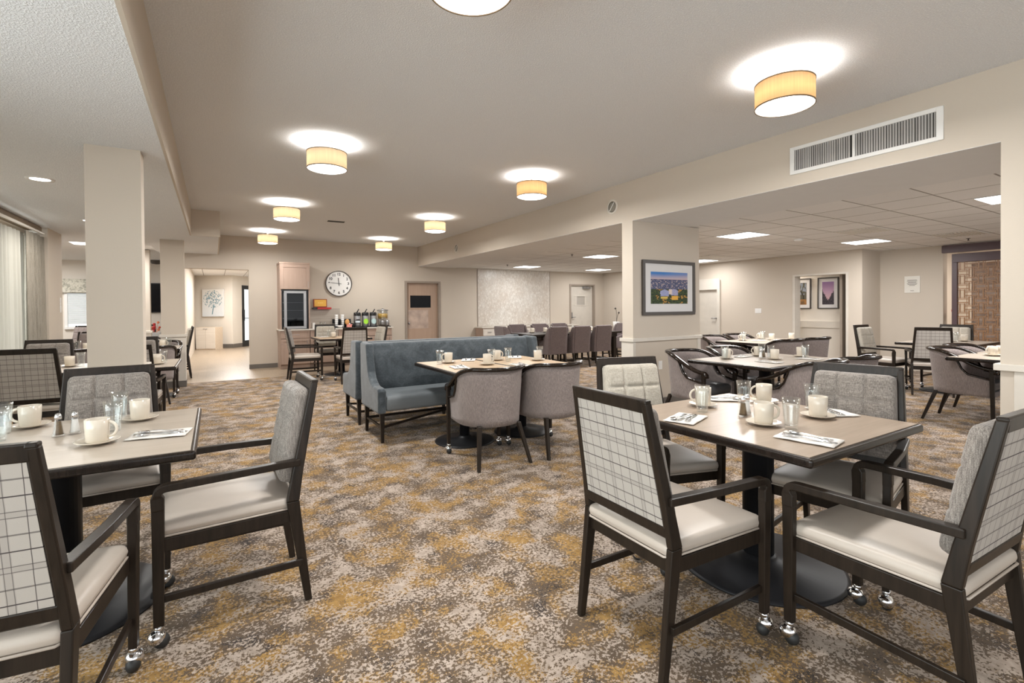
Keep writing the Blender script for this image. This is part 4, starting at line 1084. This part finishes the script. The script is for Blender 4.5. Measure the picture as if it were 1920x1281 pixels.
arm(2.72, 10.15, 95, 'cream armchair right of the small table by the coffee station', True)
arm(9.19, 2.98, -66, 'plaid backed armchair at the far right table near the lattice screen', True)
arm(9.28, 3.62, 176, 'armchair in profile left of the far right table, pale cushion', True)
arm(10.05, 3.02, 90, 'pale tufted armchair in front of the lattice screen', True)
CL = armchair('mauve', True)
place(CL, 'clip', (-1.72, 10.35), pi, 'mauve armchair with clipped back corners under the far left window', G1)
place(CL, 'clip', (-1.45, 14.6), pi, 'mauve armchair with clipped back corners below the television', G1)
for i, (x, y, a_) in enumerate(((-2.75, 14.7, 150), (-2.35, 15.1, 180), (-3.2, 14.2, 100))):
    place(CL, 'clip', (x, y), A(a_), 'distant armchair before the far left blind, %s' % ('middle one', 'right one', 'left one')[i], G1)
place(ACC, 'acc', (-.69, 11.75), A(92), 'armchair in profile right of the second column, nearer of two', G1)
place(ACC, 'acc', (-.72, 12.25), A(92), 'armchair in profile right of the second column, farther of two', G1)

def brl(x, y, deg, label): return place(barrel, 'brl', (x, y), A(deg), label, G2)
brl(2.085, 3.83, -2, 'mauve barrel chair in the centre seen from behind, left of the pair')
brl(2.72, 3.80, 3, 'mauve barrel chair in the centre seen from behind, right of the pair')
brl(4.63, 3.60, 180, 'barrel chair in side view in front of the pillar, left end of the dark table')
brl(5.38, 3.62, 180, 'barrel chair behind the dark table beyond the pillar corner')
brl(4.80, 2.50, 2, 'barrel chair with mauve back in front of the dark table, beside the tufted armchair')
brl(5.50, 2.52, 0, 'barrel chair behind the tufted armchair, only its rail showing')
brl(7.35, 2.06, 180, 'barrel chair in side view left of the near pier, front one')
brl(7.98, 2.10, 180, 'barrel chair beyond the side-view one near the pier')
brl(7.45, 4.28, 0, 'barrel chair with grey mauve back at the farther dark table, left of two')
brl(8.20, 4.26, 0, 'barrel chair with grey mauve back at the farther dark table, right of two')
brl(7.35, 5.25, 180, 'barrel chair behind the farther dark table, left of two')
brl(8.05, 5.27, 180, 'barrel chair behind the farther dark table, right of two')
brl(-.80, 8.80, 0, 'barrel chair at the table in front of the second column, back to camera')
brl(-.78, 9.82, 180, 'barrel chair squeezed between its table and the second column')
brl(-1.62, 8.70, 0, 'barrel chair seen left of the near column, dark back')

def pls(x, y, deg, label): return place(plush, 'pls', (x, y), A(deg), label, G3)
for x, l in ((6.30, 'left'), (6.95, 'middle'), (7.58, 'right')):
    pls(x, 8.68, 0, 'plum brown chair on the near side of the long table, %s one' % l)
for x, l in ((6.42, 'left'), (7.10, 'middle'), (7.72, 'right')):
    pls(x, 10.02, 180, 'plum brown chair on the far side of the long table, %s one' % l)
pls(5.72, 9.42, -90, 'plum brown chair at the left end of the long table')
pls(8.65, 9.15, 90, 'plum brown chair at the right end of the long table, beside the pillar')

# sofas
def sofa():
    t = thing('settee', '', 'sofa')
    L = 2.20
    def db(u, v, w, p):
        x, y, z = p; return (x, y-.05*max(0, z)/.31, z)
    M().rbox((0, -.24, .655), (L-.12, .15, .62), .04, (10, 2, 4), db).obj('backrest', 'velvet', t)
    def ds(u, v, w, p):
        x, y, z = p
        if z > 0: z += .012*(1-(y/.3)**2)
        return (x, y, z)
    M().rbox((0, .07, .385), (L-.16, .56, .15), .035, (14, 5, 2), ds).obj('seat', 'vinyl_teal', t)
    for s in (-1, 1):
        prof = [(.35, .295), (.35, .515), (.335, .545)]+[(.335-.30*k, .545+.012*k) for k in (.3, .6)]
        prof += [(y, z) for y, z in ((.10, .57), (.03, .61), (-.02, .68), (-.05, .78), (-.075, .90), (-.09, .97))]+[(-.335, .975), (-.33, .60), (-.30, .295)]
        M().prism(prof, 'x', s*(L/2-.085), s*L/2).obj('side_panel', 'velvet', t, .02, 3)
    for x in (-L/2+.05, 0, L/2-.05):
        M().leg((x, .31, 0), (.014, .014), (x, .30, .31), (.024, .024)).obj('leg', 'dark_wood', t, .003)
        M().leg((x, -.27, 0), (.014, .014), (x, -.25, .31), (.024, .024)).obj('leg', 'dark_wood', t, .003)
        M().box(x-.009, x+.009, -.26, .30, .14, .165).obj('stretcher', 'dark_wood', t)
    M().box(-L/2+.05, L/2-.05, -.27, -.25, .14, .165).obj('stretcher', 'dark_wood', t)
    M().sweep([(-L/2+.06, .30, .153), (-.01, -.25, .153)], octo(.01, .012)).sweep([(.01, -.25, .153), (L/2-.06, .30, .153)], octo(.01, .012)).obj('brace', 'dark_wood', t)
    return t
place(sofa, 'sofa', (2.47, 5.135), pi, 'slate blue velvet settee with dark vinyl seat facing the camera', 'back to back settees')
place(sofa, 'sofa', (2.47, 5.99), 0, 'slate blue settee behind, back to back with the front one', 'back to back settees')

# ------------------------------------------------------------------ tables
TZ = .762
def table(x0, x1, y0, y1, label, top='laminate', bases=((0, 0),), r=.36, rot=0, col=.065, z=TZ, grp='pedestal dining tables'):
    cx, cy = (x0+x1)/2, (y0+y1)/2; w, d = (x1-x0)/2, (y1-y0)/2
    t = thing('dining_table', label, 'table', (cx, cy, 0), rot, grp)
    M().box(-w, w, -d, d, z-.040, z-.002).obj('edge_band', 'edge_dark', t, .012, 4)
    M().box(-w+.02, w-.02, -d+.02, d-.02, z-.006, z).obj('tabletop', top, t)
    for bx, by in bases:
        M().lathe([(col, .02), (col, z-.06), (col+.10, z-.055), (col+.10, z-.04)], 28, c=(bx, by, 0)).obj('column', 'iron', t)
        M().lathe([(r, .0), (r, .008), (r-.02, .016), (col+.03, .034), (col+.012, .05), (col, .06)], 48, c=(bx, by, 0)).obj('base', 'iron', t)
    return t
table(1.905, 2.925, .97, 2.03, 'square pale wood table in the right foreground', r=.40, col=.075)
table(-1.15, -.07, 2.395, 3.455, 'square pale wood table in the left foreground', 'laminate_glare', r=.40, col=.085)
table(1.83, 2.50, 3.95, 5.02, 'tan topped table in front of the settee, left of the joined pair', 'laminate_tan', ((-.01, -.02),), .30, col=.05)
table(2.505, 3.18, 3.95, 5.02, 'tan topped table in front of the settee, right of the joined pair', 'laminate_tan', ((0, -.02),), .30, col=.05)
table(4.42, 5.82, 2.62, 3.56, 'dark edged table in front of the picture pillar', 'laminate_glare', r=.34)
table(7.12, 8.62, 4.33, 5.17, 'farther dark edged table beneath the panel light', 'laminate_glare', r=.34)
table(6.88, 8.2, 1.05, 2.10, 'table half hidden behind the near pier at the right', 'laminate_glare', r=.34)
table(9.05, 10.25, 2.45, 3.38, 'far right table in front of the lattice screen', 'laminate_glare', r=.34)
table(-1.95, -.34, 6.11, 7.10, 'long table behind the near column, second row', 'laminate_glare', ((-.4, 0), (.4, 0)), .3)
table(-2.0, -.45, 8.98, 9.83, 'long table in front of the second column', 'laminate_glare', ((-.4, 0), (.4, 0)), .3)
table(1.73, 2.75, 9.95, 10.95, 'small tan table in front of the coffee station', 'laminate_tan', r=.34)
lt = thing('long_dining_table', 'long dark wood table with square legs in front of the mosaic', 'table', (7.02, 9.03, 0))
M().box(-1.27, 1.27, -.48, .48, .725, .765).obj('tabletop', 'dark_wood', lt, .004)
M().box(-1.17, 1.17, -.42, .42, .64, .725).obj('apron', 'dark_wood', lt)
for x in (-1.12, 1.12):
    for y in (-.36, .36): M().box(x-.045, x+.045, y-.045, y+.045, 0, .64).obj('leg', 'dark_wood', lt, .004)
tag(M().box(-1.40, -.35, -.3, .3, .70, .74).box(-1.3, -1.25, -.25, .25, 0, .7).box(-.5, -.45, -.25, .25, 0, .7).obj('side_table', 'dark_wood', loc=(-.55, 13.9, 0)), 'dark table below the television holding red flowers', 'table')
fw_ = thing('flower_arrangement', 'red and orange flowers in a white planter under the television', 'flowers', (-1.20, 13.9, .74))
M().box(-.14, .14, -.06, .06, 0, .10).obj('planter', 'white', fw_)
for i in range(14):
    x, y, z = random.uniform(-.12, .12), random.uniform(-.05, .05), random.uniform(.12, .36)
    M().cyl((x*.5, y*.5, .08), (x, y, z), .004).ball((x, y, z), random.uniform(.022, .04), 8, 6).obj('bloom', plain('petal_%d' % i, random.choice(((.75, .10, .05), (.80, .25, .12), (.55, .05, .05))), .6), fw_)

# ------------------------------------------------------------------ tableware
def mug():
    t = thing('mug', '', 'mug')
    M().lathe([(.036, 0), (.040, .004), (.0435, .06), (.0445, .100), (.0425, .101), (.040, .06), (.037, .012), (.001, .010)], 28).obj('cup', 'china', t)
    M().sweep([(.041+.034*sin(a)*(1 if .3 < a < 2.9 else .9), 0, .055+.033*cos(a)) for a in [pi*i/10 for i in range(11)]], octo(.0055, .0035, .4), upv=(0, 1, 0), smooth=True).obj('handle', 'china', t)
    return t
def saucer():
    return tag(M().lathe([(.028, 0), (.034, .003), (.060, .008), (.078, .016), (.080, .018), (.076, .0185), (.058, .012), (.034, .008), (.001, .008)], 36).obj('saucer', 'china'), '', 'saucer')
def tumbler():
    return tag(M().lathe([(.026, 0), (.029, .004), (.031, .03), (.036, .10), (.0395, .146), (.0375, .146), (.034, .10), (.0285, .035), (.024, .016), (.001, .015)], 28, flute=.045).obj('drinking_glass', 'glass'), '', 'glass')
def napkin():
    m = M(); nx, ny = 10, 8; V = []; F = []
    for j in range(ny+1):
        for i in range(nx+1):
            x = -.115+.23*i/nx; y = -.075+.15*j/ny; V.append((x, y, .0045+.0012*sin(i*1.3+j)*cos(j*1.1)))
    for j in range(ny):
        for i in range(nx): k = j*(nx+1)+i; F.append((k, k+1, k+nx+2, k+nx+1))
    m.add(V, F, True)
    o = tag(m.obj('napkin', 'napkin'), '', 'napkin'); s_ = o.modifiers.new('s', 'SOLIDIFY'); s_.thickness = .0035; s_.offset = -1; return o
def blade(m, pts, zs, ws, th=.0016):
    m.sweep([(x, 0, z) for x, z in zip(pts, zs)], [(-1, -th), (1, -th), (1, th), (-1, th)], scale=None)
def flat(m, secs, th=.0012):
    """strip of (x, halfwidth, z) sections"""
    V = []; n = len(secs)
    for x, w, z in secs: V += [(x, -w, z-th), (x, w, z-th), (x, w, z+th), (x, -w, z+th)]
    F = [(i*4+c, i*4+(c+1) % 4, (i+1)*4+(c+1) % 4, (i+1)*4+c) for i in range(n-1) for c in range(4)]+[(3, 2, 1, 0), tuple((n-1)*4+c for c in range(4))]
    return m.add(V, F, True)
def fork():
    m = M(); flat(m, [(-.095, .009, .002), (-.06, .008, .003), (-.01, .0035, .008), (.03, .003, .010), (.042, .010, .009), (.055, .012, .007)])
    for i in range(4): y = -.0093+i*.0062; flat(m.__class__ and m, [(.054, .0016, .007), (.075, .0014, .005), (.092, .001, .008)]) if False else m.add(*tine(y), True)
    return tag(m.obj('fork', 'chrome'), '', 'fork')
def tine(y):
    V = []; S_ = [(.054, .0018, .007), (.075, .0015, .005), (.092, .001, .008)]
    for x, w, z in S_: V += [(x, y-w, z-.0012), (x, y+w, z-.0012), (x, y+w, z+.0012), (x, y-w, z+.0012)]
    F = [(i*4+c, i*4+(c+1) % 4, (i+1)*4+(c+1) % 4, (i+1)*4+c) for i in range(2) for c in range(4)]+[(3, 2, 1, 0), (8, 9, 10, 11)]
    return V, F
def knife():
    m = M(); flat(m, [(-.11, .008, .002), (-.07, .0085, .004), (-.01, .006, .005), (.0, .009, .004), (.07, .0095, .003), (.105, .003, .003)], .0015); return tag(m.obj('knife', 'chrome'), '', 'knife')
def spoon():
    m = M(); flat(m, [(-.09, .009, .002), (-.05, .007, .003), (.0, .003, .009), (.035, .003, .010), (.045, .010, .008)])
    m.ball((.065, 0, .0075), .02, 14, 8, 1.25, .85, .22); return tag(m.obj('spoon', 'chrome'), '', 'spoon')
def shaker(fill):
    def mk():
        t = thing(fill+'_shaker', '', 'shaker')
        M().lathe([(.024, 0), (.025, .006), (.020, .02), (.013, .075), (.012, .082), (.0105, .082), (.0115, .074), (.018, .02), (.020, .008), (.001, .007)], 10, smooth=False).obj('body', 'shaker_glass', t)
        M().lathe([(.0192, .009), (.0172, .02), (.011, .070)], 12).obj('contents', fill, t)
        M().lathe([(.0135, .080), (.014, .092), (.010, .104), (.002, .108)], 16).obj('lid', 'chrome', t)
        return t
    return mk
TW = {'mug': mug, 'saucer': saucer, 'glass': tumbler, 'napkin': napkin, 'fork': fork, 'knife': knife, 'spoon': spoon, 'salt': shaker('salt'), 'pepper': shaker('pepper')}
CP = {'mug': 'cream china mug', 'saucer': 'cream saucer', 'glass': 'clear glass', 'napkin': 'white folded napkin', 'fork': 'steel fork', 'knife': 'steel knife', 'spoon': 'steel spoon', 'salt': 'glass salt shaker', 'pepper': 'glass pepper shaker'}
def put(k, x, y, deg, where, z=TZ):
    L = CP[k]+' '+where
    return place(TW[k], 'tw_'+k, (x, y, z+.0008), A(deg), L, {'salt': 'salt and pepper shakers', 'pepper': 'salt and pepper shakers'}.get(k, k+'s laid on the tables'))
def cup(x, y, deg, where, z=TZ):
    put('saucer', x, y, 0, 'under the mug '+where.replace('the mug', 'it'), z); put('mug', x, y, deg, where, z+.0085)
def nap(x, y, deg, where, kn=True, sp=True):
    put('napkin', x, y, deg, where); c, s = cos(A(deg)), sin(A(deg))
    def off(dx, dy): return x+c*dx-s*dy, y+s*dx+c*dy
    put('fork', *off(.0, .028), deg+4, 'on the napkin '+where, TZ+.0075)
    if kn: put('knife', *off(.0, .0), deg-6, 'on the napkin '+where, TZ+.0075)
    if sp: put('spoon', *off(.005, -.033), deg-3, 'on the napkin '+where, TZ+.0075)
R_ = 'on right foreground table, '
cup(2.41, 1.83, 150, R_+'at the left corner behind a glass'); put('glass', 2.27, 1.73, 0, R_+'in front of the left mug')
nap(2.05, 1.66, 200, R_+'left edge'); nap(2.68, 1.89, -40, R_+'far edge')
put('glass', 2.60, 1.70, 0, R_+'behind the pepper shaker'); cup(2.80, 1.70, 140, R_+'far middle')
put('pepper', 2.35, 1.54, 0, R_+'centre, dark filled'); put('salt', 2.415, 1.56, 0, R_+'centre, beside the pepper')
cup(2.27, 1.38, -30, R_+'nearest the camera'); put('glass', 2.30, 1.265, 0, R_+'beside the nearest mug')
nap(2.17, 1.12, 100, R_+'near corner'); cup(2.65, 1.32, 20, R_+'by the right chair'); put('glass', 2.79, 1.42, 0, R_+'behind the mug by the right chair'); nap(2.83, 1.42+-.08, 60, R_+'right edge', True, False)
L_ = 'on left foreground table, '
cup(-.79, 3.33, 170, L_+'at the far left'); put('glass', -.86, 3.22, 0, L_+'at the picture edge, farther'); put('glass', -.83, 3.05, 0, L_+'at the picture edge, nearer')
put('pepper', -.62, 3.01, 0, L_+'left of the salt'); put('salt', -.565, 3.03, 0, L_+'right of the pepper')
cup(-.44, 2.75, -20, L_+'nearest the camera'); put('glass', -.42, 3.0, 0, L_+'behind the nearest mug'); cup(-.34, 3.22, 100, L_+'at the far right'); put('glass', -.435, 3.31, 0, L_+'left of the far right mug')
nap(-.22, 2.78, 170, L_+'right edge', True, True)
C_ = 'on joined tables by settee, '
cup(2.11, 4.75, 170, C_+'far left'); put('glass', 1.98, 4.68, 0, C_+'leftmost'); nap(2.03, 4.32, 80, C_+'left near side', False); nap(2.40, 4.86, 60, C_+'far side of the left table', False)
cup(2.37, 4.37, 0, C_+'middle, nearest'); put('glass', 2.475, 4.47, 0, C_+'behind the middle mug'); cup(2.66, 4.68, 0, C_+'middle, farther'); put('glass', 2.71, 4.52, 0, C_+'centre of the right table')
nap(2.62, 4.13, 90, C_+'near side of the right table', False); nap(2.98, 4.82, 60, C_+'far side of the right table', False); cup(3.02, 4.41, 20, C_+'rightmost'); put('glass', 3.11, 4.50, 0, C_+'behind the rightmost mug')
D_ = 'on dark edged table by pillar, '
cup(4.80, 3.34, -20, D_+'left'); put('glass', 4.71, 3.30, 0, D_+'in front of the left mug'); nap(5.10, 3.36, 0, D_+'far side', True, False)
cup(5.35, 3.32, 150, D_+'middle, far'); put('glass', 5.30, 3.24, 0, D_+'middle, far'); put('salt', 5.11, 3.14, 0, D_+'centre'); put('pepper', 5.20, 3.16, 0, D_+'centre')
cup(5.14, 3.00, 20, D_+'middle, near'); put('glass', 5.20, 3.08, 0, D_+'behind the near mug'); nap(4.84, 2.88, 90, D_+'near side', True, False); cup(5.62, 2.98, 60, D_+'right'); put('glass', 5.56, 2.90, 0, D_+'in front of the right mug'); nap(5.45, 2.80, 90, D_+'right near side', False)
F_ = 'on the farther dark table, '
cup(7.55, 4.95, 150, F_+'left'); cup(8.15, 5.0, 150, F_+'middle far'); cup(8.0, 4.72, 20, F_+'middle near'); cup(8.42, 4.62, 60, F_+'right'); put('glass', 7.47, 4.88, 0, F_+'left'); put('glass', 7.95, 4.85, 0, F_+'middle')
nap(7.95, 4.55, 90, F_+'near side', False, False); nap(7.7, 4.75, 0, F_+'left side', False, False)
cup(7.39, 1.84, 150, 'on the table behind the near pier, left'); cup(7.53, 1.80, 20, 'on the table behind the near pier, right')
K_ = 'on table by the lattice, '
cup(9.70, 2.90, 150, K_+'left'); put('glass', 9.84, 2.87, 0, K_+'between the mugs'); cup(9.95, 2.80, 20, K_+'right')
B_ = 'on second row long table, '
cup(-.53, 6.47, -20, B_+'right end'); put('glass', -.48, 6.60, 0, B_+'right end'); cup(-1.29, 6.74, 90, B_+'left of the column'); put('glass', -1.20, 6.74, 0, B_+'left of the column')
E_ = 'on table before the second column, '
cup(-.70, 9.50, -20, E_+'right end'); put('glass', -.62, 9.48, 0, E_+'right end'); cup(-1.60, 9.35, 60, E_+'left end'); put('glass', -1.70, 9.35, 0, E_+'left end')
Q_ = 'on small table by coffee station, '
cup(2.10, 10.52, 40, Q_+'middle'); put('glass', 2.02, 10.60, 0, Q_+'left'); put('glass', 2.20, 10.70, 0, Q_+'right'); nap(1.93, 10.65, 20, Q_+'left', False, False); nap(2.6, 10.2, 20, Q_+'right', False, False)
Z_ = 'on the long table, '
for i, (x, y) in enumerate(((6.22, 9.30), (6.60, 9.32), (7.15, 9.28), (7.80, 9.1), (6.35, 8.85), (7.0, 8.85))):
    cup(x, y, 60*i, Z_+('far left', 'far side, second', 'far side, third', 'far right', 'near left', 'near middle')[i], .765)
for i, (x, y) in enumerate(((6.68, 9.22), (7.28, 9.16))): put('glass', x, y, 0, Z_+('left', 'right')[i], .765)
